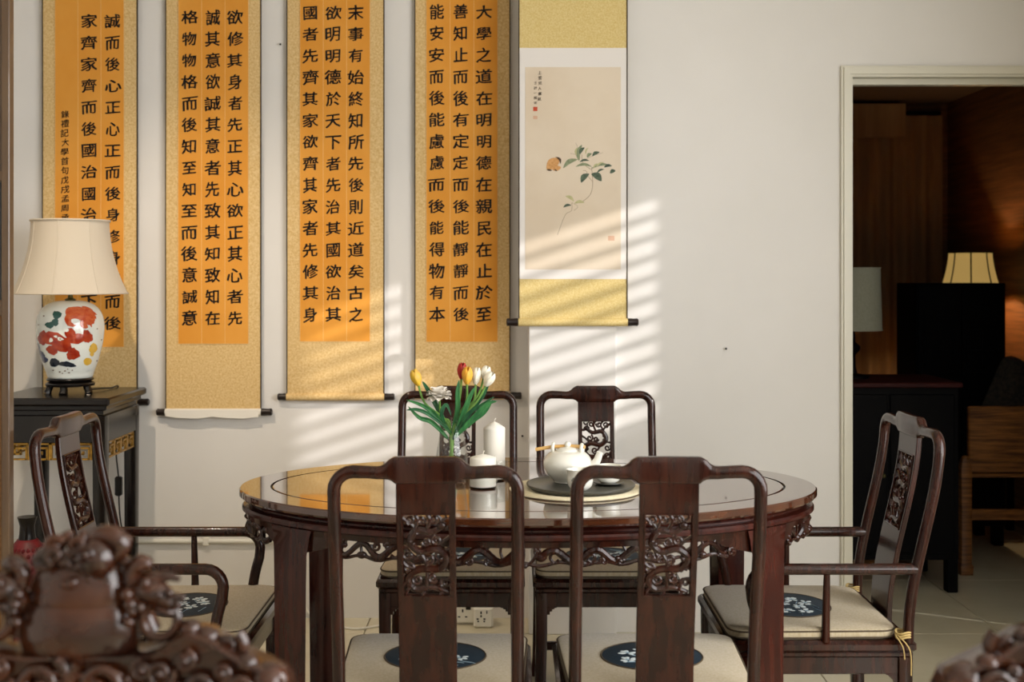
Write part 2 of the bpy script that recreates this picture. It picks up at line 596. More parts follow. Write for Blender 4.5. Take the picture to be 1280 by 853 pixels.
def make_chair(root, hw, sw, sd, H, arms):
    k = hw / .187
    zs = .428                       # seat frame top
    yb = -(sd / 2 - .02)
    lean = .08

    def yc(z):
        return yb - lean * sst((z - .44) / (H - .03 - .44))

    # seat frame: moulded rail over an apron
    s = MB()
    s.box(-sw / 2, sw / 2, -sd / 2, sd / 2, zs - .030, zs, .008)
    s.box(-sw / 2 + .008, sw / 2 - .008, -sd / 2 + .008, sd / 2 - .008, zs - .042, zs - .028, .003)
    s.build('seat_frame', M_ROSE, root)
    lx, ly, lw = sw / 2 - .026, sd / 2 - .026, .0185
    a = MB()
    za, zb = zs - .042, zs - .088
    for sx in (-1, 1):
        a.box(sx * lx - .009, sx * lx + .009, -ly, ly, zb, za, .003)
        a.box(-lx, lx, sx * ly - .009, sx * ly + .009, zb, za, .003)
        for sy in (-1, 1):           # little corner spandrels
            for (ax, ay) in ((-sx, 0), (0, -sy)):
                for i in range(4):
                    q = .004 + i * .007
                    hgt = .022 * (1 - i / 4) ** 2
                    cx, cy = sx * lx + ax * (.018 + q), sy * ly + ay * (.018 + q)
                    a.box(cx - (.0037 if ax else .008), cx + (.0037 if ax else .008),
                          cy - (.0037 if ay else .008), cy + (.0037 if ay else .008), zb - hgt, zb + .002)
    a.build('apron', M_ROSE, root)
    for sx in (-1, 1):
        for sy in (-1, 1):
            l = MB()
            rings = []
            for z, o, q in ((0, .006, lw), (.02, .008, lw * .98), (.06, .004, lw * .9), (.25, 0, lw * .95), (za, 0, lw)):
                cx, cy = sx * (lx + o), sy * (ly + o)
                rings.append([(cx + u, cy + v, z) for u, v in rrect(-q, q, -q, q, .006, 2)])
            l.rings(rings)
            l.build('leg', M_ROSE, root)
    for sy, zz in ((-1, .10), (1, .08)):
        MB().box(-lx, lx, sy * ly - .010, sy * ly + .010, zz - .014, zz + .014, .004).build('stretcher', M_ROSE, root)
    for sx in (-1, 1):
        MB().box(sx * lx - .010, sx * lx + .010, -ly, ly, .116, .144, .004).build('stretcher', M_ROSE, root)
    # back posts
    for sx in (-1, 1):
        n = 16
        pts = [(sx * hw, yc(zs - .005 + (H - .072 - zs + .005) * i / n), zs - .005 + (H - .072 - zs + .005) * i / n) for i in range(n + 1)]
        MB().tube(pts, .0138, 12).build('back_post', M_ROSE, root)
    # crest rail with its raised middle block
    arm_z = H - .031
    half = [(-hw, H - .080, .0138, .0138), (-hw, H - .072, .0138, .0138)]
    for i in range(1, 7):
        a_ = PI - PI / 2 * i / 6
        half.append((-hw + .040 + .040 * math.cos(a_), arm_z - .040 + .040 * math.sin(a_), .0138, .0138))
    for x, dz, hn, hd in ((-.118, -.001, .0132, .0132), (-.100, -.0025, .0135, .013), (-.090, -.002, .0142, .0125),
                          (-.080, .0000, .0170, .012), (-.072, .0022, .0222, .012), (-.066, .0028, .0262, .012), (-.063, .003, .0278, .012), (-.058, .003, .028, .012), (-.045, .003, .028, .012)):
        half.append((x * k, arm_z + dz, hn, hd))
    full = half + [(0, arm_z + .003, .028, .012)] + [(-x, z, a1, b1) for x, z, a1, b1 in reversed(half)]
    cr = MB()
    cr.sweep([(x, yc(z) + .004 * max(0, 1 - abs(x) / .06 / k), z) for x, z, _, _ in full],
             [q[2] for q in full], [q[3] for q in full], n=20, exs=[2.2 + 4.0 * sst((q[2] - .0142) / .012) for q in full])
    cr.build('crest_rail', M_ROSE, root)
    # splat with its pierced panel
    hs = .0605 * k
    hp = .049 * k
    pz0, pz1 = H - .300, H - .120
    if arms: pz0, pz1 = H - .300, H - .105
    sp = MB()
    curved_slab(sp, -hs, hs, zs - .002, pz0, .014, yc, 10)
    curved_slab(sp, -hs, hs, pz1, H - .045, .014, yc, 4)
    curved_slab(sp, -hs, -hp, pz0 - .001, pz1 + .001, .014, yc, 8)
    curved_slab(sp, hp, hs, pz0 - .001, pz1 + .001, .014, yc, 8)
    so = sp.build('splat', M_ROSE, root)
    dragon_panel(-hp, hp, pz0, pz1, yc, 5 if arms else 3, 1.0, .0095 if arms else .0085).build('carved_panel', M_ROSE, so)
    fr = MB()
    for side in (-1, 1):
        y = .0075 * side
        fr.tube([(-hp, yc(pz0) + y, pz0), (hp, yc(pz0) + y, pz0)], .0022, 5)
        fr.tube([(-hp, yc(pz1) + y, pz1), (hp, yc(pz1) + y, pz1)], .0022, 5)
        for sx in (-1, 1):
            fr.tube([(sx * hp, yc(pz0 + (pz1 - pz0) * i / 6) + y, pz0 + (pz1 - pz0) * i / 6) for i in range(7)], .0022, 5)
    fr.build('panel_moulding', M_ROSE, so)
    if arms:
        za = .607
        for sx in (-1, 1):
            x = sx * hw
            path = [(x, yc(za) + .0, za), (x, -.05, za), (x, .09, za)]
            path = smooth_path(path, 5)[:-1]
            for i in range(7):
                t = PI / 2 * i / 6
                path.append((x, .13 + .045 * math.sin(t), za - .045 + .045 * math.cos(t)))
            path += smooth_path([(x, .172, za - .075), (x, .160, za - .12), (x, .150, zs - .004)], 4)
            MB().tube(path, .0145, 12).build('armrest', M_ROSE, root)
            MB().tube([(x, -.012, zs - .003), (x, -.014, zs + .09), (x, -.016, za)], [.0115, .010, .008], 10).build('arm_post', M_ROSE, root)
    return root


side = make_chair(thing('dining_chair', 'dark rosewood chair backing away from the wall, next to the doorway armchair', 'chair',
                        (.326, 2.775, 0), 0, 'rosewood side chairs round the table'), .191, .45, .45, .968, False)
copy_tree(side, None, (-.179, 2.775, 0), 0, 'dark rosewood chair backing away from the wall, on the lamp-stand side of the table')
copy_tree(side, None, (-.186, 3.840, 0), PI, 'rosewood chair between table and wall, behind the vase of tulips')
copy_tree(side, None, (.288, 3.840, 0), PI, 'rosewood chair between table and wall, under the painted butterfly scroll')
armc = make_chair(thing('armchair', 'rosewood armchair at the table end by the doorway, red-brown sheen', 'chair',
                        (.775, 3.235, 0), PI / 2, 'rosewood armchairs at the table ends'), .222, .465, .48, .972, True)
copy_tree(armc, None, (-.90, 3.235, 0), -PI / 2, 'rosewood armchair at the table end by the black lamp stand')


# ------------------------------------------------------------------ cushions
def make_cushion(root, wf, wb, dep, seed, arm, ties):
    z0, z1 = .428, .456
    t = MB()
    base = rrect(-1, 1, -dep / 2, dep / 2, .045, 6)
    out = []
    for x, y in base:
        f = (y + dep / 2) / dep
        w_ = (wb + (wf - wb) * f) / 2
        out.append((math.copysign(w_ - (1 - abs(x)) * 1.0, x) if abs(x) < 1 else math.copysign(w_, x), y))
    rings = []
    for z, i in ((z0, .008), (z0 + .008, .001), (z1 - .010, 0), (z1 - .003, .003), (z1, .010)):
        rings.append([(x - math.copysign(i, x), y - math.copysign(i, y) * (1 if abs(y) > dep / 2 - .05 else 0), z) for x, y in out])
    t.rings(rings)
    t.build('cushion_pad', M_LINEN, root, 30)
    e = MB()
    for z in (z0 + .006, z1 - .006):
        e.tube([(x, y, z) for x, y in out], .0022, 5, close=True)
    e.build('piping', M_PIPE, root)
    cx, cy, rx, ry = 0, .01, .118, .105
    o = MB().lathe([(1.0, z1 - .002), (1.0, z1 + .0008), (.985, z1 + .0015)], 40, (cx, cy, 0), rx, ry).build('oval_patch', M_NAVY, root)
    MB().tube([(cx + rx * math.cos(TAU * i / 40), cy + ry * math.sin(TAU * i / 40), z1 + .0008) for i in range(40)],
              .0022, 5, close=True).build('patch_trim', M_PIPE, o)
    rnd = random.Random(seed)
    em, e2 = MB(), MB()
    for (kx, ky) in ((-.055, .02), (-.02, .04), (.02, .015), (.055, -.015), (-.015, -.02), (.02, -.045), (-.06, -.03)):
        for i in range(7):
            a = TAU * i / 7 + rnd.random()
            r = .014 + rnd.uniform(-.003, .003)
            em.ball((kx + cx + r * math.cos(a), ky + cy + r * math.sin(a) * .9, z1 + .0016), (.008, .0055, .0012), 8, 3,
                    Matrix.Rotation(a, 3, 'Z'))
        e2.ball((kx + cx, ky + cy, z1 + .002), (.006, .006, .0012), 8, 3)
    for i in range(9):
        x, y = rnd.uniform(-.08, .08), rnd.uniform(-.07, .06)
        a = rnd.uniform(-.5, .5)
        e2.tube([(cx + x + u * math.cos(a), cy + y + u * math.sin(a) + .004 * math.sin(u * 300), z1 + .0014) for u in (-.02, -.01, 0, .01, .02)],
                .0018, 5, True, .4)
    em.build('embroidered_flower', M_EMB, o)
    e2.build('embroidered_leaf', M_EMB2, o)
    if ties:
        for sx in (-1, 1):
            x, y = sx * arm, -dep / 2 - .005
            c = MB()
            for kz in range(3):
                c.tube([(x + .0185 * math.cos(TAU * i / 14), y - .002 + .0185 * math.sin(TAU * i / 14), .438 + kz * .006 + .003 * math.sin(i)) for i in range(14)],
                       .0026, 6, close=True)
            c.tube(smooth_path([(x, y + .018, .444), (x + sx * .02, y + .01, .44), (x + sx * .030, y - .01, .41), (x + sx * .031, y - .012, .35)], 4), .0016, 6)
            c.tube(smooth_path([(x, y + .018, .444), (x + sx * .018, y + .02, .442), (x + sx * .030, y + .008, .42), (x + sx * .031, y + .004, .39)], 4), .0016, 6)
            c.build('tie_cord', M_CORD, root)
    return root


GC = 'beige cushions tied to the chairs'
def seat_cushion(label, loc, rz, wf, wb, dep, seed, arm, ties=True):
    return make_cushion(thing('seat_cushion', label, 'cushion', loc, rz, GC), wf, wb, dep, seed, arm, ties)


seat_cushion('beige cushion with navy oval on the chair beside the doorway armchair, facing the wall', (.326, 2.79, 0), 0, .435, .40, .395, 1, .191)
seat_cushion('beige cushion with navy oval on the wall-facing chair at the lamp-stand side', (-.179, 2.79, 0), 0, .435, .40, .395, 2, .191)
seat_cushion('beige cushion on the chair behind the tulip vase, backing on the wall', (-.186, 3.825, 0), PI, .435, .40, .395, 3, .191, False)
seat_cushion('beige cushion on the chair under the painted butterfly scroll', (.288, 3.825, 0), PI, .435, .40, .395, 4, .191, False)
seat_cushion('beige cushion with white flowers on navy oval, on the armchair by the doorway', (.760, 3.235, 0), PI / 2, .452, .43, .43, 5, .222)
seat_cushion('beige cushion with navy oval on the armchair by the black lamp stand', (-.885, 3.235, 0), -PI / 2, .452, .43, .43, 6, .222)

# ------------------------------------------------------------------ dining table
TX, TY, TA, TB, TZ = .042, 3.20, .763, .4675, .79
tab = thing('dining_table', 'large oval rosewood dining table with glossy top and carved pierced apron', 'table', (TX, TY, 0))


def er(o, z, n=112):
    return [((TA - o) * math.cos(TAU * k / n), (TB - o) * math.sin(TAU * k / n), z) for k in range(n)]


MB().rings([er(.080, TZ - .018), er(.080, TZ - .001), er(.081, TZ), er(.004, TZ), er(.0, TZ - .003), er(.0, TZ - .016), er(.004, TZ - .021),
            er(.012, TZ - .024), er(.080, TZ - .024)], True, False, True).build('top_rim', M_TOP, tab, 30)
pn = MB().rings([er(.087, TZ - .016), er(.087, TZ - .0012), er(.089, TZ)]).build('top_panel', M_TOP, tab, 30)
MB().rings([er(.070, TZ - .026), er(.070, TZ - .012)]).build('groove_bed', M_ROSE, tab, 30)
MB().rings([er(.03, TZ - .022), er(.022, TZ - .030), er(.030, TZ - .034), er(.030, TZ - .038), er(.012, TZ - .041), er(.008, TZ - .046),
            er(.008, TZ - .053), er(.016, TZ - .058), er(.030, TZ - .060), er(.06, TZ - .060)]).build('waist_moulding', M_ROSE_R, tab, 30)
LXc, LYc, LH = .590, .290, .040
th0 = math.atan2(LYc / TB, LXc / TA)
for sx in (-1, 1):
    for sy in (-1, 1):
        l = MB()
        rings = []
        for z, q, dx in ((0, .038, 0), (.03, .041, 0), (.06, .037, 0), (.30, .038, 0), (.60, .040, 0), (.67, .041, 0), (.71, .046, -.004), (TZ - .058, .050, -.006)):
            ring = []
            for u, v in rrect(-q, q, -q, q, .007, 2):
                x, y = sx * (LXc + dx) + u, sy * (LYc + dx * .6) + v
                e = math.hypot(x / (TA - .012), y / (TB - .012))
                if e > 1: x, y = x / e, y / e
                ring.append((x, y, z))
            rings.append(ring)
        l.rings(rings)
        l.build('leg', M_ROSE_R, tab, 40)


def apron(t0, t1, name, seed, cells):
    """pierced dragon-and-cloud apron following the oval between two legs"""
    rnd = random.Random(seed)

    def P(t, z, o=.030):
        a = t0 + (t1 - t0) * t
        return Vector(((TA - o) * math.cos(a), (TB - o) * math.sin(a), z))

    zt, zb = TZ - .062, .676
    mb = MB()
    N = 40
    ring = []
    for i in range(N + 1):
        t = i / N
        ring.append([P(t, zt + .004, .018), P(t, zt - .010, .020), P(t, zt - .010, .036), P(t, zt + .004, .036)])
    mb.rings(ring)
    # shoulders next to the legs
    for e in (0, 1):
        sh = []
        for i in range(9):
            q = i / 8 * .13
            t = q if e == 0 else 1 - q
            drop = .052 * (1 - q / .13) ** .6 + .004
            sh.append([P(t, zt, .020), P(t, zt - drop, .022), P(t, zt - drop, .036), P(t, zt, .036)])
        mb.rings(sh)
    mid = (zt + zb) / 2 - .004
    for s in (0, 1):                       # two dragons meeting in the middle
        pts = []
        for i in range(46):
            q = i / 45
            t = .06 + .42 * q
            if s: t = 1 - t
            pts.append(P(t, mid + .015 * math.sin(q * TAU * cells / 5 + s * 2.0), .027 + .003 * math.sin(q * 31)))
        mb.tube(pts, lerp_list([.003, .0065, .0085, .009, .0085, .010, .009], len(pts)), 8)
        hp_ = pts[-1]
        mb.ball(hp_, (.014, .010, .011), 9, 6)
    for i in range(cells):
        t = .07 + .86 * (i + .5) / cells + rnd.uniform(-.01, .01)
        p = P(t, mid + rnd.choice((-.012, .012)), .025)
        a = t0 + (t1 - t0) * t
        tang = Vector((-math.sin(a) * TA, math.cos(a) * TB, 0)).normalized()
        kind = rnd.random()
        if kind < .5:
            sg = rnd.choice((-1, 1))
            pts, r0, a0 = [], rnd.uniform(.010, .014), rnd.uniform(0, TAU)
            for j in range(15):
                q = j / 14
                r = r0 * (1 - .8 * q)
                pts.append(p + tang * (r * math.cos(a0 + sg * q * 8)) + Vector((0, 0, r * math.sin(a0 + sg * q * 8))))
            mb.tube(pts, .0036, 6)
        elif kind < .78:
            for j in range(4):
                mb.ball(p + tang * rnd.uniform(-.012, .012) + Vector((0, 0, rnd.uniform(-.010, .010))), .0065, 8, 6)
        else:
            mb.ball(p, (.013, .008, .009), 8, 6)
        q = P(t + rnd.uniform(-.01, .01), zt, .027)
        mb.tube(smooth_path([q, (q + p) / 2 + tang * rnd.uniform(-.012, .012), p], 4), .0038, 6)
        if rnd.random() < .8:
            b = P(t + rnd.uniform(-.02, .02), zb + .002 + rnd.uniform(0, .008), .027)
            mb.tube(smooth_path([p, (b + p) / 2 + tang * rnd.uniform(-.010, .010), b, b + tang * rnd.choice((-.012, .012)) + Vector((0, 0, .006))], 4), .0042, 6)
    # wavy lower border
    pts = []
    for i in range(70):
        t = .085 + .83 * i / 69
        pts.append(P(t, zb + .004 + .0045 * math.sin(i * .95 + seed), .027))
    mb.tube(pts, .0045, 6)
    return mb.build(name, M_ROSE, tab)


g = .125
apron(-PI + th0 + g * .45, -th0 - g * .45, 'pierced_apron', 2, 26)
apron(th0 + g * .45, PI - th0 - g * .45, 'pierced_apron', 3, 26)
apron(-th0 + g * .5, th0 - g * .5, 'pierced_apron', 4, 15)
apron(PI - th0 + g * .5, PI + th0 - g * .5, 'pierced_apron', 5, 15)


# ------------------------------------------------------------------ hanging scrolls
def text_mesh(chars, size, pitch, seed, weight=.042, slope=.09, jit=.02):
    """one column of brush-like characters, x right, z down from the first row's middle"""
    cu = bpy.data.curves.new('brush_text', 'FONT')
    cu.body = '\n'.join(chars)
    cu.size = 1.0
    cu.align_x = 'CENTER'
    cu.space_line = pitch / size
    cu.resolution_u = 2
    ob = bpy.data.objects.new('brush_text', cu)
    COL.objects.link(ob)
    bpy.context.view_layer.update()
    me = bpy.data.meshes.new_from_object(ob.evaluated_get(bpy.context.evaluated_depsgraph_get()))
    v0 = [tuple(v.co) for v in me.vertices]
    f0 = [tuple(p.vertices) for p in me.polygons]
    vs, fs = [], []
    for dx, dy in ((-.55, -.12), (.55, .12), (0, .12), (.45, -.6)):      # brush weight: fuller verticals, swelling strokes
        fs += [tuple(i + len(vs) for i in f) for f in f0]
        vs += [(x + dx * weight * (.55 + .75 * math.sin(5.1 * y + 3.3 * x + seed) ** 2),
                y + dy * weight * (.5 + .8 * math.sin(4.3 * x + 2.7 * y + seed) ** 2), z) for x, y, z in v0]
    bpy.data.objects.remove(ob)
    bpy.data.curves.remove(cu)
    bpy.data.meshes.remove(me)
    rnd = random.Random(seed)
    pr = [(rnd.uniform(-jit, jit), rnd.uniform(-.05, .05), rnd.uniform(.90, 1.06), rnd.uniform(.84, .98), rnd.uniform(-.03, .03)) for _ in range(len(chars) + 2)]
    out = []
    row = pitch / size
    for x, y, z in vs:
        i = max(0, min(len(chars), round((.36 - y) / row)))
        ry = y + i * row - .36
        ox, oz, kx, kz, ro = pr[i]
        # horizontals rise to the right, strokes swell and waver a little
        xx = x * kx + .012 * math.sin(9 * ry + i) + .05 * ry * x
        yy = ry * kz + slope * x - .06 * x * x + .008 * math.sin(11 * x + 2.1 * i) + ro * x
        out.append(((xx + ox) * size, 0.0, (yy - i * row + oz * .3) * size))
    return out, fs


def put_text(vs, fs, row, pitch, z1, name, parent):
    """the characters of one row as an object of their own"""
    use = {}
    ff = []
    for f in fs:
        if round((z1 - vs[f[0]][2]) / pitch) != row: continue
        ff.append(tuple(use.setdefault(i, len(use)) for i in f))
    if ff:
        MB().add([vs[i] for i in use], ff).build(name, M_INK, parent, 0)


M_KNOB = mat('scroll_knob_wood', C('#1d120e'), 0.35)


def scroll_rod(root, xa, xb, kx0, kx1, z, yf, wrap, r=.0145):
    MB().tube([(xa, yf, z), (xb, yf, z)], r, 16).build('roller', wrap, root)
    for a, b in ((kx0, xa + .004), (xb - .004, kx1)):
        kn = MB()
        n = 16
        prof = [(0, .75), (.004, 1.0), (abs(b - a) * .35, .92), (abs(b - a) * .7, 1.0), (abs(b - a), 1.0)]
        if a == kx0:
            pts = [(a + q, yf, z) for q, _ in prof]
        else:
            pts = [(b - q, yf, z) for q, _ in prof]
        kn.tube(pts, [r * .98 * s_ for _, s_ in prof], n)
        kn.build('knob', M_KNOB, root)


def hang(root, x0, x1, z, yf, yw):
    MB().box(x0 - .004, x1 + .004, yf - .006, yf + .006, z, z + .016, .003).build('top_rod', M_KNOB, root)
    xm = (x0 + x1) / 2
    c = MB().tube([(x0 + .05, yf, z + .016), (xm, yf, z + .075), (x1 - .05, yf, z + .016)], .002, 6)
    c.tube([(xm, yf - .012, z + .076), (xm, yw + .002, z + .074)], .003, 8)
    c.build('hanging_cord', M_EDGE, root)


YS = YW - .022   # front face of the calligraphy scrolls
def calligraphy(label, px0, px1, po0, po1, py_o, py_b, rod, cols, first, last, seed, sign=None, white=False):
    X = lambda p: PX(p, YS)
    Z = lambda p: PZ(p, YS)
    xm = (X(px0) + X(px1)) / 2
    root = thing('calligraphy_scroll', label, 'scroll', (0, 0, 0), 0, 'gold calligraphy scrolls on the wall')
    zt, zb = 2.66, Z(py_b)
    cl = MB()
    # the brocade hangs with a slight sideways roll
    N, rings = 26, []
    for i in range(N + 1):
        z = zb + (zt - zb) * i / N
        bow = .0015 * math.sin(z * 5 + seed)
        rings.append([(X(px0) + .003, YS + bow, z), (X(px1) - .003, YS + bow, z), (X(px1) - .003, YS + bow + .003, z), (X(px0) + .003, YS + bow + .003, z)])
    cl.rings(rings)
    cl.build('brocade', M_BROC, root)
    ed = MB()
    for a in (X(px0), X(px1) - .004):
        ed.rings([[(a, YS + .0015 * math.sin(z * 5 + seed) - .0015, z), (a + .004, YS + .0015 * math.sin(z * 5 + seed) - .0015, z),
                   (a + .004, YS + .006, z), (a, YS + .006, z)] for z in [zb + (zt - zb) * i / N for i in range(N + 1)]])
    ed.build('dark_edge', M_EDGE, root)
    yb = lambda z: YS + .0015 * math.sin(z * 5 + seed)
    pz0, pz1 = Z(py_o), 2.50
    pp = MB().rings([[(X(po0), yb(z) - .0022, z), (X(po1), yb(z) - .0022, z), (X(po1), yb(z) + .002, z), (X(po0), yb(z) + .002, z)]
                     for z in [pz0 + (pz1 - pz0) * i / N for i in range(N + 1)]]).build('orange_paper', M_PAPER, root)
    ln_ = MB()
    third = (X(po1) - X(po0)) / 3
    for k in range(4):
        x = X(po0) + third * k
        ln_.rings([[(x - .0007, yb(z) - .0028, z), (x + .0007, yb(z) - .0028, z), (x + .0007, yb(z) - .001, z), (x - .0007, yb(z) - .001, z)]
                   for z in [pz0 + (pz1 - pz0) * i / N for i in range(N + 1)]])
    ln_.box(X(po0), X(po1), yb(pz0) - .0028, yb(pz0) - .001, pz0 - .0007, pz0 + .0007)
    ln_.build('column_line', M_LINE, pp)
    pitch = (last - first) / 14.0 * YS / FPX
    for k, (cpx, chars) in enumerate(cols):
        vs, fs = text_mesh(chars, .0645, pitch, seed * 7 + k)
        z1 = Z(first)
        for row in range(len(chars)):
            put_text([(X(cpx) + x, yb(z1 + z) - .0032, z1 + z) for x, y, z in vs], fs, row, pitch, z1, 'character', pp)
    if sign:
        cpx, chars, f, l = sign
        vs, fs = text_mesh(chars, .034, (l - f) / (len(chars) - 1) * YS / FPX, seed + 90, .03, .12, .06)
        z1 = Z(f)
        for row in range(len(chars)):
            put_text([(X(cpx) + x, yb(z1 + z) - .0032, z1 + z) for x, y, z in vs], fs, row, (l - f) / (len(chars) - 1) * YS / FPX, z1, 'signature_character', pp)
    scroll_rod(root, X(px0), X(px1), X(rod[0]), X(rod[1]), Z(rod[2]), YS + .003, M_BACKP if white else M_BROC)
    if white:   # curling slip of backing paper under the roller
        m = MB()
        n = 18
        rr = []
        rnd = random.Random(4)
        for i in range(n + 1):
            x = X(px0) + .004 + (X(px1) - X(px0) - .012) * i / n
            lo = Z(rod[2]) - .014 - .008 * abs(math.sin(i * .35)) - rnd.uniform(0, .003)
            rr.append([(x, YS - .0115, Z(rod[2]) + .010), (x, YS - .0135, lo), (x, YS - .0120, lo), (x, YS - .0100, Z(rod[2]) + .010)])
        m.rings(rr)
        m.build('loose_paper', M_BACKP, root)
    hang(root, X(px0), X(px1), zt, YS + .003, YW)
    return root


calligraphy('orange and gold calligraphy scroll hanging beside the painted butterfly scroll', 518, 638, 533, 622, 427.5, 489, (508, 652, 495),
            [(605, '大學之道在明明德在親民在止於至'), (576, '善知止而後有定定而後能靜靜而後'), (546, '能安安而後能慮慮而後能得物有本')], 15, 393, 1)
calligraphy('orange calligraphy scroll crossed by light stripes, gold-wrapped roller, left neighbour of the tulips', 358, 480.5, 375, 462.5, 427, 498, (347, 493, 496.5),
            [(445, '末事有始終知所先後則近道矣古之'), (416.5, '欲明明德於天下者先治其國欲治其'), (388, '國者先齊其家欲齊其家者先修其身')], 16, 393.5, 2)
calligraphy('orange calligraphy scroll with a torn white paper slip under its roller', 206.5, 326.5, 223, 310.5, 430, 511, (195.5, 340, 515.5),
            [(294, '欲修其身者先正其心欲正其心者先'), (266, '誠其意欲誠其意者先致其知致知在'), (237, '格物物格而後知至知至而後意誠意')], 22, 398, 3, white=True)
calligraphy('orange calligraphy scroll with a small signature column, behind the porcelain lamp', 52.5, 172, 69, 155, 434, 499, (41, 186, 503),
            [(141, '誠而後心正心正而後身修身修而後'), (111.5, '家齊家齊而後國治國治而後天下平')], 26.5, 404, 4,
            sign=(81.5, '錄禮記大學首句戊戌孟周承', 143, 272))

# painted butterfly-and-leaves scroll on the pillar
YB = YP - .020
X = lambda p: PX(p, YB)
Z = lambda p: PZ(p, YB)
ps = thing('painted_scroll', 'pale painted scroll of a butterfly and leafy spray with gold bands', 'scroll')
zt = 2.66
MB().box(X(648.5), X(784), YB, YB + .003, Z(402), zt).build('gold_band', M_BROC2, ps, 0)
MB().box(X(649.5), X(783), YB - .0012, YB + .001, Z(349), Z(60)).build('white_mount', M_WHITEP, ps, 0)
pa = MB().box(X(656.5), X(776), YB - .0022, YB, Z(337), Z(84)).build('painting_paper', M_BEIGEP, ps, 0)
ed = MB()
for a in (X(648), X(783.2)):
    ed.box(a, a + .0042, YB - .0025, YB + .006, Z(402), zt)
ed.build('dark_edge', M_EDGE, ps, 0)
scroll_rod(ps, X(648), X(784.5), X(633), X(798), Z(403), YB + .002, M_BROC2, .0150)
hang(ps, X(648), X(784), zt, YB + .002, YP)

M_LEAF1 = mat('painted_green', C('#6f7a60'), 0.85, C('#8f9776'), (90, 90, 90))
M_LEAF2 = mat('painted_dark_green', C('#3d4c40'), 0.85, C('#5b6a58'), (110, 110, 110))
M_LEAF3 = mat('painted_olive', C('#a9a57a'), 0.85, C('#bdb88c'), (90, 90, 90))
M_TWIG = mat('painted_twig', C('#8d7c66'), 0.85)
M_WING = mat('painted_butterfly', C('#b9854e'), 0.85, C('#cfa06a'), (120, 120, 120))
M_WINGD = mat('painted_butterfly_dark', C('#4c3a2a'), 0.85)
M_SEAL = mat('red_seal', C('#b8482e'), 0.8)
M_SEAL2 = mat('faded_seal', C('#cba58c'), 0.8)
q = 140 / 853.0


def A(u, v): return (X(650 + u * q), Z(160 + v * q))


def petal(mb, u0, v0, u1, v1, wd, y=.0026, bend=.15):
    a, b = Vector(A(u0, v0)), Vector(A(u1, v1))
    d = b - a
    n = Vector((-d.y, d.x))
    L, R_ = [], []
    for i in range(9):
        t = i / 8
        c = a + d * t + n * (bend * math.sin(PI * t))
        w_ = math.sin(PI * min(1, t * .95 + .03)) ** .8 * wd * q * YB / FPX
        nn = n.normalized()
        L.append(c + nn * w_)
        R_.append(c - nn * w_)
    o = L + R_[::-1]
    mb.prism([(p.x, p.y) for p in o], lambda x_, z_: (x_, YB - y, z_), lambda x_, z_: (x_, YB - .0015, z_))


def twig(mb, pts, r):
    pp = smooth_path([(A(*p)[0], YB - .0023, A(*p)[1]) for p in pts], 4)
    mb.tube(pp, r, 5, True, .3)


def paint(name, m, leaves, y):
    for i_, lf in enumerate(leaves):
        mb = MB()
        petal(mb, *lf, y=y + i_ * .00006)
        mb.build(name, m, pa)


tw = MB()
twig(tw, [(285, 815), (320, 720), (350, 655), (392, 630), (395, 570)], .0008)
twig(tw, [(480, 560), (530, 515), (548, 470), (553, 410), (545, 300)], .0010)
twig(tw, [(553, 410), (520, 370), (505, 330), (480, 325)], .0008)
twig(tw, [(545, 320), (480, 270), (470, 200)], .0009)
twig(tw, [(385, 195), (430, 205), (460, 230)], .0006)
twig(tw, [(395, 570), (440, 600), (410, 630)], .0006)
twig(tw, [(425, 115), (445, 170), (455, 230)], .0006)
twig(tw, [(630, 190), (560, 210), (500, 240)], .0006)
tw.build('painted_twig', M_TWIG, pa)
paint('painted_leaf', M_LEAF1, [(330, 305, 440, 240, 18), (425, 295, 545, 295, 11), (545, 310, 690, 290, 11), (450, 250, 470, 130, 18), (510, 225, 545, 195, 13)], .0026)
paint('painted_dark_leaf', M_LEAF2, [(465, 415, 525, 350, 22), (545, 350, 620, 405, 26), (640, 300, 700, 290, 11), (685, 345, 727, 325, 15), (550, 215, 605, 185, 13),
                                     (455, 260, 525, 250, 9), (330, 605, 390, 590, 10), (585, 345, 640, 315, 8), (455, 200, 490, 150, 14)], .0029)
paint('painted_pale_leaf', M_LEAF3, [(345, 520, 410, 560, 13), (415, 575, 490, 570, 12), (560, 310, 590, 270, 6), (430, 210, 435, 150, 8), (500, 200, 520, 150, 6), (580, 300, 640, 262, 6)], .0028)
bf = MB()
petal(bf, 205, 315, 300, 235, 40, .0026, .05)
petal(bf, 250, 320, 312, 300, 20, .0028, .05)
bo = bf.build('painted_butterfly', M_WING, pa)
bd = MB()
petal(bd, 270, 222, 308, 275, 9, .0032, .25)
petal(bd, 203, 318, 243, 324, 7, .0032, 0)
petal(bd, 262, 315, 282, 330, 5, .0032, 0)
bd.build('dark_wing_edge', M_WINGD, bo)
vs, fs = text_mesh('上雲見人書氣', .0155, 6.6 * YB / FPX, 5, .02, .15, .12)
MB().add([(X(674.5) + x, YB - .0028, Z(91) + z) for x, y, z in vs], fs).build('inscription_column', M_WINGD, pa, 0)
vs, fs = text_mesh('壬辰一顏安', .0125, 6.2 * YB / FPX, 6, .02, .15, .12)
MB().add([(X(669) + x, YB - .0028, Z(104) + z) for x, y, z in vs], fs).build('inscription_column', M_WINGD, pa, 0)
MB().box(X(666.5), X(671.8), YB - .0028, YB - .001, Z(139), Z(133.7)).build('red_seal', M_SEAL, pa, 0)
sl = MB()
for (a, b, c_, d_) in ((666.5, 671.8, 149, 145), (760, 768, 301, 295)):
    sl.box(X(a), X(b), YB - .0028, YB - .001, Z(c_), Z(d_))
sl.build('faded_seal', M_SEAL2, pa, 0)

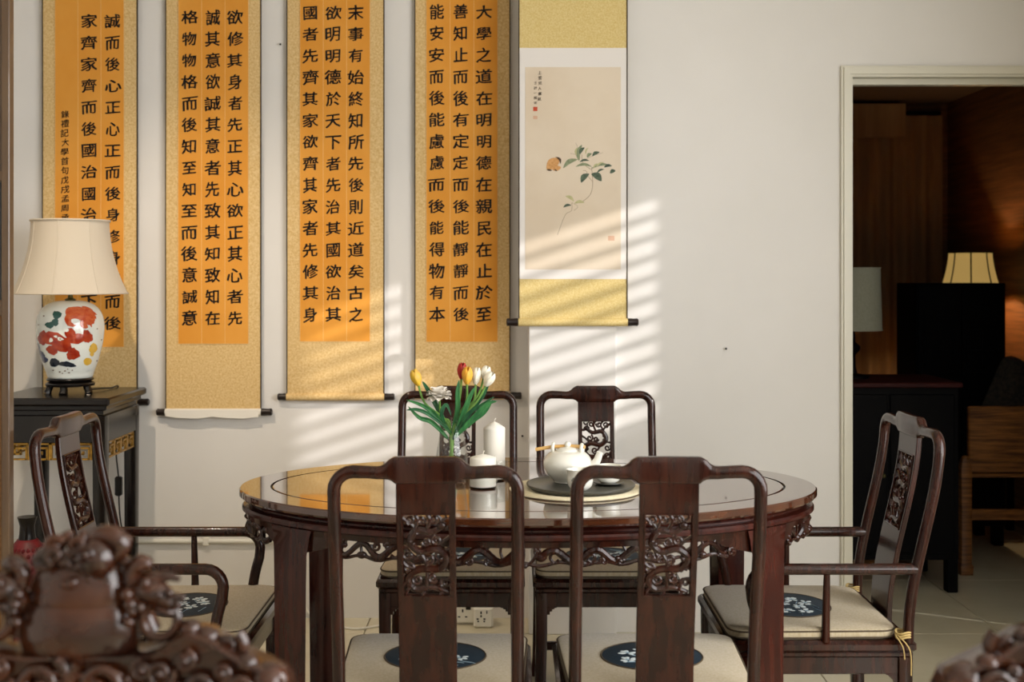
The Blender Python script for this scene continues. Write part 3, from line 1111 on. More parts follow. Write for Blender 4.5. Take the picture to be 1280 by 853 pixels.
# nails left in the wall
for (px, py, d) in ((907, 436, YR), (351, 56, YW), (653, 545, YW)):
    n_ = MB()
    x, z = PX(px, d), PZ(py, d)
    n_.tube([(x, d + .004, z), (x, d - .008, z), (x, d - .009, z), (x, d - .012, z)], [.0022, .0022, .0045, .004], 10)
    tag(n_.build('wall_nail', M_DARKPL), {907: 'small dark nail in the bare white wall by the doorway', 351: 'small nail between two calligraphy scrolls',
        653: 'small dark nail low on the recess beside the pillar'}[px], 'nail')

# ------------------------------------------------------------------ lamp stand
SX, SY, SH, SZ = -1.615, 4.385, .215, .92
st = thing('lamp_stand', 'square black lacquer lamp stand with gold key-fret apron', 'side table', (SX, SY, 0))
MB().box(-SH, SH, -SH, SH, SZ - .028, SZ, .006).build('table_top', M_BLACK, st)
MB().box(-SH + .016, SH - .016, -SH + .016, SH - .016, SZ - .046, SZ - .026, .004).build('top_moulding', M_BLACK, st)
MB().box(-SH + .030, SH - .030, -SH + .030, SH - .030, SZ - .064, SZ - .044).build('waist', M_BLACK, st)
hl = SH - .022
ap = MB()
for sgn in (-1, 1):
    ap.box(-hl, hl, sgn * hl - sgn * .012, sgn * hl, SZ - .160, SZ - .062, .003)
    ap.box(sgn * hl - sgn * .012, sgn * hl, -hl, hl, SZ - .160, SZ - .062, .003)
ap.build('apron', M_BLACK, st)
for sx in (-1, 1):
    for sy in (-1, 1):
        l = MB()
        rings = []
        for z, q_ in ((0, .022), (.05, .024), (.10, .020), (.6, .022), (SZ - .066, .0235)):
            cx, cy = sx * (hl - .0225), sy * (hl - .0225)
            rings.append([(cx + u, cy + v, z) for u, v in rrect(-q_, q_, -q_, q_, .004, 2)])
        l.rings(rings)
        l.build('leg', M_BLACK, st)
for sgn in (-1, 1):
    MB().box(-hl + .02, hl - .02, sgn * (hl - .022) - .010, sgn * (hl - .022) + .010, .10, .13, .003).build('stretcher', M_BLACK, st)
    MB().box(sgn * (hl - .022) - .010, sgn * (hl - .022) + .010, -hl + .02, hl - .02, .10, .13, .003).build('stretcher', M_BLACK, st)


def fret(mapf):
    """gold key fret, u along the side, v down from the apron"""
    mb = MB()

    def bar(u0, u1, v0, v1):
        p, r_ = mapf(u0, v0, -.005), mapf(u1, v1, .005)
        mb.box(p[0], r_[0], p[1], r_[1], p[2], r_[2])

    hw_, t = hl - .047, .006
    bar(-hw_, hw_, 0, t)
    n = 4
    w_ = 2 * hw_ / n
    for k in range(n):
        u = -hw_ + w_ * k
        bar(u, u + t, 0, .060)
        bar(u + w_ - t, u + w_, 0, .060)
        bar(u, u + w_ * .86, .054, .060)
        bar(u + w_ * .80, u + w_ * .80 + t, .018, .060)
        bar(u + w_ * .25, u + w_ * .86, .015, .021)
        bar(u + w_ * .25, u + w_ * .25 + t, .015, .042)
        bar(u + w_ * .25, u + w_ * .60, .036, .042)
        bar(u + w_ * .52, u + w_ * .52 + t, .030, .042)
    return mb


for sgn in (-1, 1):
    fret(lambda u, v, w_, s=sgn: (u, s * (hl - .010) + w_, SZ - .160 - v)).build('gold_fretwork', M_GOLD, st)
    fret(lambda u, v, w_, s=sgn: (s * (hl - .010) + w_, u, SZ - .160 - v)).build('gold_fretwork', M_GOLD, st)

# ------------------------------------------------------------------ porcelain table lamp
LX, LY = -1.610, 4.375
M_SHADE = mat('cream_lampshade', C('#cfc6b6'), 0.9)
nt = M_SHADE.node_tree
tr = nt.nodes.new('ShaderNodeBsdfTranslucent')
tr.inputs['Color'].default_value = C('#f6ecd8')
mx = nt.nodes.new('ShaderNodeMixShader')
mx.inputs[0].default_value = 0.25
nt.links.new(nt.nodes['Principled BSDF'].outputs[0], mx.inputs[1])
nt.links.new(tr.outputs[0], mx.inputs[2])
nt.links.new(mx.outputs[0], nt.nodes['Material Output'].inputs['Surface'])
lp = thing('table_lamp', 'white porcelain jar lamp painted with a red lion, cream bell shade', 'lamp', (LX, LY, SZ))
bs = MB().lathe([(.066, .024), (.084, .026), (.086, .034), (.080, .040), (.070, .043), (.081, .046), (.083, .051), (.078, .056), (.05, .056)], 36)
for kf in range(5):
    a = TAU * kf / 5 - .3
    cx, cy = .068 * math.cos(a), .068 * math.sin(a)
    bs.tube([(cx, cy, .03), (cx * 1.08, cy * 1.08, .012), (cx * 1.16, cy * 1.16, 0)], [.014, .012, .015], 8)
bs.build('wooden_base', M_BLACK, lp)
JP = [(.060, .052), (.077, .056), (.083, .075), (.094, .105), (.105, .145), (.114, .185), (.1185, .225), (.118, .255), (.112, .283), (.100, .305),
      (.082, .321), (.060, .331), (.040, .335), (.030, .336)]


prof = smooth_path([(r, 0, z) for r, z in JP], 3)


def jar_r(z):
    for (r0, z0), (r1, z1) in zip([(p.x, p.z) for p in prof], [(p.x, p.z) for p in prof[1:]]):
        if z0 <= z <= z1 and z1 > z0:
            return r0 + (r1 - r0) * (z - z0) / (z1 - z0)
    return .05


jar = MB().lathe([(p.x, p.z) for p in prof], 48).build('porcelain_jar', M_PORC, lp, 60)
jar.rotation_euler.z = math.radians(20)
M_RED = mat('painted_iron_red', C('#8c2415'), 0.15, C('#ab4223'), (40, 40, 60), coat=.5)
M_REDL = mat('painted_orange_red', C('#b84320'), 0.15, C('#cc6a3c'), (50, 50, 90), coat=.5)
M_TEAL = mat('painted_teal', C('#1f4f49'), 0.15, coat=.5)
M_BLUE = mat('painted_cobalt', C('#1f2f5c'), 0.15, coat=.5)
M_NAVYP = mat('painted_navy', C('#18222f'), 0.15, coat=.5)
M_YEL = mat('painted_yellow', C('#d8ac3c'), 0.15, coat=.5)
M_BRN = mat('painted_fine_brown', C('#6f5a4c'), 0.2)


def decal(name, m, shapes, lift=.0006):
    """patches painted on the jar: each shape is (u, v, ru, rv, tilt, wobble) in crop pixels of the jar front"""
    mb = MB()
    S = 120 / 787.0 * (LY / FPX)
    for (u, v, ru, rv, tilt, wob) in shapes:
        n, rr = 18, []
        for ring, f in enumerate((1.0, .8, .6, .4, .2, .04)):
            pts = []
            for k in range(n):
                a = TAU * k / n
                rad = 1 + wob * math.sin(3 * a + u) * .6 + wob * math.sin(7 * a + v) * .5
                x = ru * rad * f * math.cos(a)
                y = rv * rad * f * math.sin(a)
                xx = x * math.cos(tilt) - y * math.sin(tilt)
                yy = x * math.sin(tilt) + y * math.cos(tilt)
                px_, pz_ = (u + xx - 360) * S, .336 - (v + yy - 68) * S * .985
                pz_ = min(max(pz_, .058), .333)
                r = jar_r(pz_) + lift
                px_ = max(-r * .99, min(r * .99, px_))
                pts.append((px_, -math.sqrt(max(r * r - px_ * px_, 1e-8)), pz_))
            rr.append(pts)
        mb.rings(rr, cap0=False)
    mb.build(name, m, jar, 60)


decal('painted_lion_mane', M_REDL, [(430, 170, 112, 55, .15, .06), (495, 215, 62, 40, .7, .12), (375, 215, 58, 62, .4, .06), (462, 262, 40, 24, .9, .1), (540, 190, 34, 9, 1.0, .1), (530, 160, 40, 9, .7, .1), (510, 250, 36, 9, 1.2, .1), (490, 130, 46, 10, .4, .1)])
decal('painted_lion_body', M_RED, [(240, 375, 95, 55, .2, .15), (150, 370, 35, 60, .1, .15), (400, 375, 75, 42, -.1, .12), (490, 360, 38, 55, -.3, .18), (310, 430, 60, 55, .6, .1),
                                   (380, 500, 50, 50, .7, .18), (225, 465, 45, 40, .3, .15), (360, 330, 45, 40, .8, .1)], .0008)
decal('painted_lion_face', M_PORC, [(285, 375, 24, 14, .3, .2), (250, 355, 14, 9, .2, .2), (400, 235, 34, 24, .3, .1), (325, 300, 26, 14, .4, .25), (215, 385, 14, 18, .2, .2)], .0012)
decal('painted_green_cloud', M_TEAL, [(260, 180, 34, 32, 0, .15), (245, 240, 28, 32, .4, .15), (205, 262, 34, 26, 0, .18)])
decal('painted_blue_rock', M_BLUE, [(135, 510, 34, 30, .9, .15), (165, 550, 26, 26, 0, .15), (115, 450, 14, 40, -.2, .1)])
decal('painted_navy_rock', M_NAVYP, [(240, 570, 38, 36, 0, .12), (340, 585, 62, 22, .2, .15), (300, 580, 30, 18, 0, .1)], .0008)
decal('painted_yellow_ball', M_YEL, [(492, 568, 32, 32, 0, .05), (535, 460, 32, 42, .2, .12), (525, 510, 16, 18, 0, .1)])
decal('painted_speckle', M_BRN, [(285, 375, 8, 5, 0, .1), (265, 350, 6, 5, 0, .1), (300, 385, 7, 4, 0, .1), (515, 440, 4, 4, 0, 0), (230, 635, 8, 5, 0, .2), (280, 648, 7, 6, 0, .2),
                                 (320, 640, 8, 5, 0, .2), (350, 655, 9, 5, 0, .2), (375, 635, 6, 5, 0, .2), (340, 625, 5, 4, 0, .2), (300, 660, 6, 4, 0, .2), (160, 190, 7, 5, 0, .2),
                                 (120, 262, 5, 5, 0, .2), (565, 300, 5, 5, 0, .2), (600, 395, 5, 6, 0, .2), (565, 570, 6, 6, 0, .2)], .0014)
MB().lathe([(.018, .333), (.020, .340), (.010, .346), (.008, .356), (.012, .360), (.006, .366), (.006, .60)], 16).build('brass_stem', M_BRASS, lp)
sz0, sz1 = .362, .626
rings = []
NS = 64
for i in range(13):
    t = i / 12
    r = .203 + (.137 - .203) * (1 - (1 - t) ** 2.0)
    ring = []
    for kk in range(NS):
        a = TAU * kk / NS
        f = 1 - .018 * abs(math.sin(a * 4)) ** .5 * (1 - .3 * t)
        ring.append((r * f * math.cos(a + .05), r * f * math.sin(a + .05), sz0 + (sz1 - sz0) * t))
    rings.append(ring)
shd = MB().rings(rings, False, False).build('lamp_shade', M_SHADE, lp, 60)
rb = MB()
for kk in range(8):
    a = TAU * kk / 8 + .05
    rb.tube([((.203 + (.137 - .203) * (1 - (1 - t) ** 2)) * math.cos(a), (.203 + (.137 - .203) * (1 - (1 - t) ** 2)) * math.sin(a), sz0 + (sz1 - sz0) * t)
             for t in [i / 12 for i in range(13)]], .0016, 5)
rb.tube([(p[0], p[1], p[2]) for p in rings[0]], .003, 6, close=True)
rb.tube([(p[0] * 1.01, p[1] * 1.01, p[2]) for p in rings[-1]], .004, 6, close=True)
rb.build('shade_binding', M_SHADE, shd)
spd = MB()
for kk in range(3):
    a = TAU * kk / 3
    spd.tube([(0, 0, .597), (.135 * math.cos(a), .135 * math.sin(a), .622)], .0018, 6)
spd.ball((0, 0, .605), .008)
spd.build('shade_spider', M_BRASS, lp)
cdm = MB().tube(smooth_path([(.060, .03, .008), (.085, .08, .008), (.10, .15, .004), (.098, .225, .004), (.096, .236, -.02), (.094, .238, -.15), (.088, .238, -.25), (.098, .238, -.35)], 5), .003, 6)
cdm.tube(smooth_path([(.098, .238, -.41), (.11, .24, -.55), (.16, .26, -.70), (.20, .31, -.80), (.21, .33, -.86)], 5), .003, 6)
cd = cdm.build('power_cord', M_DARKPL, lp)
MB().box(.085, .111, .226, .250, -.420, -.345, .005).build('inline_switch', M_DARKPL, cd)


# ------------------------------------------------------------------ things on the table
def glass_lathe(outer, th, base):
    """closed thin glass body: outer profile bottom to top, then the inner wall back down"""
    inner = [(max(r - th, .001), z) for r, z in reversed(outer) if z > base]
    return MB().lathe(outer + [(outer[-1][0] - th * .5, outer[-1][1] + th * .5)] + inner + [(.0008, base)], 40)


VX, VY = -.160, 3.19
vprof = [(p.x, p.z) for p in smooth_path([(.030, 0, 0), (.036, 0, .004), (.0375, 0, .02), (.042, 0, .055), (.0425, 0, .078), (.036, 0, .115), (.0325, 0, .140), (.035, 0, .160), (.0385, 0, .172)], 4)]
vz = thing('glass_vase', 'clear curved glass vase holding the tulips on the table', 'vase', (VX, VY, TZ))
glass_lathe(vprof, .0022, .008).build('vase_body', M_GLASS, vz, 60)

M_STEM = mat('tulip_stem', C('#5d8a3c'), 0.5, C('#7aa04e'), (60, 60, 20))
M_TLEAF = mat('tulip_leaf', C('#1f5a30'), 0.4, C('#3f8246'), (70, 70, 15))
M_TLEAF2 = mat('tulip_leaf_dark', C('#1b4a30'), 0.4, C('#2e6a3e'), (70, 70, 15))
M_TRED = mat('tulip_red', C('#8f1a16'), 0.5, C('#b02c22'), (80, 80, 30))
M_TYEL = mat('tulip_yellow_orange', C('#d98a1e'), 0.5, C('#efc24a'), (70, 70, 20))
M_TYEL2 = mat('tulip_yellow_pink', C('#e0b838'), 0.5, C('#d49a62'), (25, 25, 25), contrast=(.5, .72))
M_TWHT = mat('tulip_white', C('#ece6d2'), 0.5, C('#f4efe2'), (60, 60, 20))
M_PEON = mat('peony_white', C('#e6e0d6'), 0.6, C('#f0ebe2'), (60, 60, 60))


def bloom(mb, c, axis, h, r, npet=6, openness=1.0):
    ax = Vector(axis).normalized()
    rot = Vector((0, 0, 1)).rotation_difference(ax).to_matrix()
    for k in range(npet):
        a0 = TAU * k / npet + (.3 if k % 2 else 0)
        rr = r * (1.0 if k % 2 else .9)
        rows = []
        for i in range(8):
            t = i / 7
            prof = math.sin(PI * (.10 + .72 * t)) * rr * (1 + .15 * (openness - 1) * t)
            wd = (.95 * math.sin(PI * min(.98, .12 + .86 * t)) ** .7) * (TAU / npet) * .95
            rows.append([rot @ Vector((prof * math.cos(a0 + wd * s), prof * math.sin(a0 + wd * s), h * (t - .02 * abs(s)))) + Vector(c) for s in (-1, -.5, 0, .5, 1)])
        vs = [p for row in rows for p in row]
        fs = [(i * 5 + j, i * 5 + j + 1, (i + 1) * 5 + j + 1, (i + 1) * 5 + j) for i in range(7) for j in range(4)]
        mb.add(vs, fs)
    mb.ball(Vector(c) + ax * h * .25, r * .6, 8, 6)


def leaf(mb, pts, wd, twist=0.0, side=None):
    P_ = smooth_path(pts, 5)
    m = len(P_)
    rows = []
    for i, p in enumerate(P_):
        t = i / (m - 1)
        tg = (P_[min(i + 1, m - 1)] - P_[max(i - 1, 0)]).normalized()
        sd_ = Vector(side) if side else Vector((0, -1, 0)).cross(tg)
        sd_ = (sd_ - tg * sd_.dot(tg)).normalized()
        up = tg.cross(sd_)
        w_ = wd * 1.45 * (t + .04) ** .55 * (1.0 - t) ** .8 + .0003
        rows.append([p - sd_ * w_ + up * w_ * .35, p - sd_ * w_ * .5 + up * w_ * .08, p, p + sd_ * w_ * .5 + up * w_ * .08, p + sd_ * w_ + up * w_ * .35])
    vs = [q_ for r_ in rows for q_ in r_]
    mb.add(vs, [(i * 5 + j, i * 5 + j + 1, (i + 1) * 5 + j + 1, (i + 1) * 5 + j) for i in range(m - 1) for j in range(4)])


def flower(name, label, cat, px, py, dy, mtl, h, r, axis, foot, leaves, group=None, kind='tulip'):
    d = VY + dy
    top = Vector((PX(px, d), d, PZ(py, d)))
    ax = Vector(axis).normalized()
    base = top - ax * h * .5
    root = thing(name, label, cat, (VX + foot[0], VY + foot[1], TZ + .012), 0, group)
    off = Vector((VX + foot[0], VY + foot[1], TZ + .012))
    L = lambda v: Vector(v) - off
    neck = Vector((VX + foot[0] * -.35 + (base.x - VX) * .10, VY + foot[1] * -.3, TZ + .165))
    path = smooth_path([L(off), L(off.lerp(neck, .5)), L(neck), L(base - ax * .05), L(base + ax * .006)], 6)
    MB().tube(path, .0030, 7).build('stem', M_STEM, root)
    b = MB()
    if kind == 'tulip':
        bloom(b, L(base), ax, h, r)
    else:
        rnd = random.Random(11)
        cen = L(base) + ax * .010
        for ring, (cnt, tilt, ln_) in enumerate(((9, 1.35, 1.0), (9, 1.0, 1.05), (8, .65, 1.0), (6, .3, .95))):
            for k_ in range(cnt):
                a = TAU * k_ / cnt + ring * .35 + rnd.uniform(-.15, .15)
                tl = tilt + rnd.uniform(-.12, .12)
                dr = Vector((math.sin(tl) * math.cos(a), math.sin(tl) * math.sin(a), math.cos(tl)))
                sd_ = Vector((-math.sin(a), math.cos(a), 0))
                up_ = dr.cross(sd_)
                rows = []
                for i in range(6):
                    t = i / 5
                    wv = .0145 * math.sin(PI * (.12 + .70 * t))
                    rows.append([cen + dr * (r * 1.15 * ln_ * t) + sd_ * (wv * s_) + up_ * (-.010 * t * t + .006 * (1 - s_ * s_) * -t)
                                 + Vector((0, 0, rnd.uniform(-.0016, .0016) * t)) for s_ in (-1, -.5, 0, .5, 1)])
                b.add([p for rw in rows for p in rw], [(i * 5 + j, i * 5 + j + 1, (i + 1) * 5 + j + 1, (i + 1) * 5 + j) for i in range(5) for j in range(4)])
        b.ball(cen + ax * r * .35, r * .45, 10, 7)
    b.build('bloom', mtl, root)
    for (pts, wd, mt) in leaves:
        lb = MB()
        leaf(lb, [L((PX(a, VY + e), VY + e, PZ(b_, VY + e))) for a, b_, e in pts], wd)
        o = lb.build('leaf', mt, root)
        sm = o.modifiers.new('thickness', 'SOLIDIFY')
        sm.thickness = .0008
    return root


GF = 'tulips in the glass vase'
flower('tulip', 'yellow tulip with pinkish tip leaning away from the others in the vase', 'flower', 520, 472, 0.0, M_TYEL2, .046, .0150, (-.35, 0, 1), (.012, -.004),
       [([(566, 545, 0), (545, 520, -.01), (530, 508, -.015), (508, 500, -.02)], .010, M_TLEAF), ([(562, 540, 0), (546, 508, .01), (534, 486, .01), (528, 477, .01)], .0105, M_TLEAF2)], GF)
flower('tulip', 'deep red tulip standing tallest in the vase', 'flower', 577.5, 463.5, .012, M_TRED, .044, .0135, (.08, 0, 1), (-.012, .004),
       [([(566, 540, 0), (572, 512, -.01), (572, 490, -.015), (574, 475, -.015)], .011, M_TLEAF)], GF)
flower('tulip', 'orange-yellow tulip just in front of the red one', 'flower', 584, 469.5, -.010, M_TYEL, .047, .0150, (.05, -.1, 1), (-.006, -.006),
       [([(568, 545, -.01), (580, 515, -.02), (588, 495, -.025), (594, 484, -.025)], .011, M_TLEAF)], GF)
flower('tulip', 'white tulip with upright bloom close beside the orange one', 'flower', 595.5, 470, .008, M_TWHT, .046, .0125, (.12, 0, 1), (-.012, -.004), [
       ([(570, 545, .01), (588, 515, .02), (603, 495, .02), (612, 478, .02)], .011, M_TLEAF2)], GF)
flower('tulip', 'white tulip with its tip rising behind the lowest white bloom', 'flower', 607, 465.5, .018, M_TWHT, .036, .0135, (.35, 0, 1), (-.010, .008), [
       ([(566, 548, .01), (590, 527, .01), (606, 515, .01), (616, 500, .01)], .010, M_TLEAF)], GF)
flower('tulip', 'white tulip leaning farthest towards the candles', 'flower', 611.5, 474, -.006, M_TWHT, .042, .0150, (.55, -.1, 1), (-.014, 0),
       [([(568, 548, -.02), (592, 522, -.03), (610, 505, -.035), (621, 502, -.035)], .010, M_TLEAF), ([(566, 550, -.01), (584, 520, -.02), (600, 508, -.025), (618, 496, -.03)], .009, M_TLEAF2)], GF)
flower('peony', 'open white peony low among the tulips', 'flower', 548, 489, -.012, M_PEON, .050, .026, (-.10, -.25, 1), (.008, -.008),
       [([(560, 548, -.01), (540, 528, -.02), (524, 522, -.025), (510, 508, -.03)], .010, M_TLEAF), ([(556, 530, -.015), (552, 516, -.03), (558, 506, -.03), (564, 520, -.03)], .008, M_TLEAF2),
        ([(558, 535, -.02), (536, 518, -.03), (520, 512, -.035), (508, 513, -.035)], .008, M_TLEAF2)], None, 'peony')


def glass_cup(label, x, y, r, h, base):
    g_ = thing('glass_holder', label, 'glass', (x, y, TZ), 0, 'glass candle holders')
    glass_lathe([(r * .93, 0), (r * .99, .004), (r, .012), (r, h * .7), (r, h)], .0025, base).build('holder_body', M_GLASS, g_, 60)


def candle(label, x, y, r, h, zb):
    c_ = thing('candle', label, 'candle', (x, y, TZ + zb), 0, 'white candles')
    MB().lathe([(r * .96, 0), (r, .003), (r, h * .86), (r * .97, h * .885), (r * .45, h * .955), (r * .12, h * .985), (.0005, h * .99)], 36).build('wax_body', M_WAX, c_, 50)
    MB().tube(smooth_path([(0, 0, h * .97), (.001, 0, h * .99 + .004), (.004, 0, h * .99 + .009)], 3), .0012, 6).build('wick', M_WAX, c_)


glass_cup('short clear glass holder round the small white candle', -.076, 3.14, .038, .052, .004)
candle('short white candle in a clear glass holder', -.076, 3.14, .0345, .084, .0045)
glass_cup('clear glass holder round the tall white pillar candle', -.048, 3.262, .038, .055, .004)
candle('tall white pillar candle behind the short one', -.048, 3.262, .0295, .155, .0045)

# placemat, tray, teapot, cups
MX_, MY_ = .165, 3.107
pm = thing('placemat', 'round woven straw placemat under the dark tray', 'placemat', (MX_, MY_, TZ))
MB().lathe([(.168, .0003), (.171, .0015), (.170, .0032), (.165, .004)], 64).build('mat_base', M_STRAW, pm)
cm = MB()
for i in range(9):
    rr_ = .170 - i * .0042
    cm.tube([(rr_ * math.cos(TAU * k_ / 72), rr_ * math.sin(TAU * k_ / 72), .0035) for k_ in range(72)], .0021, 5, close=True)
cm.build('woven_coil', M_STRAW, pm)
ty = thing('serving_tray', 'round dark slate tray carrying the teapot and cups', 'tray', (.178, MY_ - .002, TZ + .0054))
MB().lathe([(.120, 0), (.134, .002), (.140, .008), (.1405, .0125), (.137, .013), (.128, .0085), (.05, .008)], 64).build('tray_body', M_SLATE, ty, 30)
ZT = TZ + .0054 + .0078
tp = thing('teapot', 'round white porcelain teapot with bamboo handle on the tray', 'teapot', (.146, 3.145, ZT), math.radians(-14))
body = smooth_path([(.030, 0, 0), (.036, 0, .002), (.038, 0, .006), (.054, 0, .022), (.0635, 0, .044), (.061, 0, .062), (.048, 0, .077), (.030, 0, .083), (.024, 0, .083)], 4)
MB().lathe([(p.x, p.z) for p in body], 40).build('pot_body', M_CREAM, tp, 60)
ld = MB().lathe([(.030, .0825), (.0295, .086), (.020, .091), (.008, .093), (.002, .0935)], 32).build('lid', M_CREAM, tp, 60)
MB().ball((0, 0, .099), (.009, .009, .008), 12, 8).build('lid_knob', M_CREAM, ld)
spt = smooth_path([(.048, 0, .034), (.066, 0, .044), (.078, 0, .060), (.086, 0, .082)], 5)
MB().tube(spt, lerp_list([.020, .014, .010, .0085], len(spt)), 14).build('spout', M_CREAM, tp)
for sx in (-1, 1):
    lg = MB()
    lg.tube([(sx * .038, .011 * math.cos(t_), .088 + .012 * math.sin(t_)) for t_ in [TAU * i / 16 for i in range(16)]],
            .0048, 8, close=True)
    lg.build('handle_lug', M_CREAM, tp)
hd_ = MB().tube(smooth_path([(-.085, -.006, .083), (-.045, 0, .0905), (0, .004, .094), (.03, .002, .094), (.046, 0, .094)], 5), .0048, 8)
hd_.build('bamboo_handle', M_BAMBOO, tp)
M_GREY = mat('grey_printed_motif', C('#7f8480'), 0.4)


def teacup(label, x, y, z, r, h, motif):
    c_ = thing('teacup', label, 'cup', (x, y, z), 0, 'white porcelain teacups')
    op = [(p.x, p.z) for p in smooth_path([(r * .55, 0, 0), (r * .62, 0, .002), (r * .86, 0, h * .18), (r * .97, 0, h * .45), (r * .93, 0, h * .72), (r * 1.0, 0, h * .96), (r * 1.03, 0, h)], 3)]
    inn = [(max(q_[0] - .003, .002), max(q_[1], .004)) for q_ in reversed(op)]
    b_ = MB().lathe(op + inn + [(.0006, .004)], 36).build('cup_body', M_CREAM, c_, 60)
    if motif:
        m_ = MB()
        for i, (a, zz, w_, hh) in enumerate(((-2.15, .58, .004, .005), (-2.0, .48, .005, .004), (-2.2, .40, .004, .004), (-2.05, .32, .003, .006), (-1.95, .62, .003, .003), (-2.28, .52, .003, .003))):
            rr_ = r * .962
            cx, cy = rr_ * math.cos(a), rr_ * math.sin(a)
            m_.ball((cx, cy, zz * h), (.0012, w_, hh), 8, 5, Matrix.Rotation(a, 3, 'Z'))
        m_.build('printed_sprig', M_GREY, b_)


teacup('white teacup with a grey sprig, standing before the teapot on the tray', .172, 3.034, ZT, .034, .052, True)
sc_ = thing('saucer', 'small dark saucer under the second teacup', 'saucer', (.250, 3.108, ZT))
MB().lathe([(.022, 0), (.030, .002), (.041, .007), (.0405, .0085), (.028, .0045), (.01, .004)], 36).build('saucer_body', M_SLATE, sc_, 50)
teacup('plain white teacup on a dark saucer beside the teapot', .250, 3.108, ZT + .0042, .0325, .046, False)

# ------------------------------------------------------------------ red floor vase beside the stand
M_REDV = mat('red_carved_lacquer', C('#4c090e'), 0.5, C('#6e1016'), (40, 40, 40), bump=.3, bscale=60)
rv = thing('floor_vase', 'red carved floor vase with dark neck by the lamp stand', 'vase', (-1.640, 4.06, 0))
MB().lathe([(.055, 0), (.06, .01), (.075, .12), (.088, .24), (.090, .33), (.082, .385), (.060, .42), (.040, .445), (.032, .455)], 32).build('vase_body', M_REDV, rv, 60)
rg = MB()
for zz, r_ in ((.425, .056), (.408, .068), (.39, .080), (.37, .087), (.35, .0895), (.33, .0905), (.30, .0905)):
    for k_ in range(22):
        a = TAU * (k_ + (.5 if int(zz * 100) % 2 else 0)) / 22
        rg.ball((r_ * math.cos(a), r_ * math.sin(a), zz), (.007, .007, .009), 6, 4)
rg.build('carved_relief', M_REDV, rv)
MB().lathe([(.030, .45), (.026, .47), (.024, .50), (.030, .525), (.032, .53), (.02, .53)], 24).build('vase_neck', M_BLACK, rv, 60)

# ------------------------------------------------------------------ standing wooden screen at the left edge
YSC = 2.95
M_SCRW = mat('screen_wood', C('#4a3522'), 0.3, C('#5c4630'), (40, 40, 4), coat=.3)
M_SCRG = mat('screen_dark_glass', C('#0a1018'), 0.12, spec=.6)
M_CANE = mat('woven_cane', C('#6a4a2a'), 0.7, C('#87613a'), (120, 120, 120), bump=.6, bscale=300)
scn = thing('folding_screen', 'tall wooden screen panel with dark glass above woven cane', 'screen', (-1.50, YSC, 0))
sx0, sx1 = -.30, -1.50 * -1 + PX(14.5, YSC)
sx1 = PX(14.5, YSC) + 1.50
for a, b in ((sx0, sx0 + .030), (sx1 - .020, sx1)):
    MB().box(a, b, -.014, .014, 0, 2.45, .002).build('stile', M_SCRW, scn)
for z0_, z1_ in ((.06, .12), (1.245, 1.285), (1.575, 1.600), (2.39, 2.45)):
    MB().box(sx0 + .028, sx1 - .018, -.012, .012, z0_, z1_, .002).build('rail', M_SCRW, scn)
MB().box(sx0 + .028, sx1 - .018, -.004, .004, .118, 1.247).build('cane_panel', M_CANE, scn, 0)
MB().box(sx0 + .028, sx1 - .018, -.004, .004, 1.283, 1.577).build('glass_panel', M_SCRG, scn, 0)
MB().box(sx0 + .028, sx1 - .018, -.005, .005, 1.598, 2.392).build('wood_panel', M_SCRW, scn, 0)
for xx in (sx0 + .05, sx1 - .05):
    MB().box(xx - .02, xx + .02, -.12, .12, 0, .03, .005).build('foot', M_SCRW, scn)

# ------------------------------------------------------------------ power strip and cable behind the chairs
pb = thing('power_strip', 'white socket strip on the floor against the wall', 'socket', (PX(590, 4.62), 4.64, 0))
b_ = MB().box(-.115, .062, -.020, .020, .008, .082, .004).build('strip_body', M_WHITEPL, pb)
hl_ = MB()
for cx in (-.088, -.036):
    hl_.box(cx - .003, cx + .003, -.0208, -.018, .050, .062)
    hl_.box(cx - .018, cx - .009, -.0208, -.018, .030, .035)
    hl_.box(cx + .009, cx + .018, -.0208, -.018, .030, .035)
hl_.build('socket_hole', M_DARKPL, b_, 0)
MB().box(-.024, -.005, -.0225, -.018, .060, .078, .001).build('rocker_switch', M_DARKPL, b_)
adp = MB().box(.006, .082, -.062, -.016, 0.0, .080, .008).build('plug_adaptor', M_WHITEPL, pb)
ah = MB()
for (dx, dz, w_, h_) in ((0, .060, .003, .005), (0, .047, .003, .004), (-.013, .036, .004, .003), (.013, .036, .004, .003), (-.011, .027, .003, .003), (.012, .027, .003, .003), (.022, .062, .002, .006)):
    ah.box(.036 + dx - w_, .036 + dx + w_, -.0628, -.060, dz - h_, dz + h_)
ah.build('socket_hole', M_DARKPL, adp, 0)
cb = MB().tube(smooth_path([(PX(345, 4.70), 4.706, .16), (PX(372, 4.70), 4.706, .085), (PX(388, 4.69), 4.69, .02), (PX(400, 4.66), 4.66, .004), (PX(440, 4.56), 4.56, .0045),
                            (PX(475, 4.60), 4.60, .0045), (PX(510, 4.655), 4.655, .0045), (PX(545, 4.655), 4.655, .010), (PX(554, 4.64), 4.64, .03)], 6), .0042, 8)
tag(cb.build('power_cable', M_WHITEPL), 'white power cable trailing along the foot of the wall', 'cable')

# ------------------------------------------------------------------ dark room beyond the doorway
M_DRK = mat('near_black_lacquer', C('#080708'), 0.5, spec=.08)
M_REDT = mat('dark_red_lacquer', C('#2c0c0a'), 0.55, C('#380f0c'), (20, 20, 5), spec=.2)
M_HONEY = mat('honey_wood', C('#4a2a12'), 0.45, C('#94602e'), (5, 5, 70))
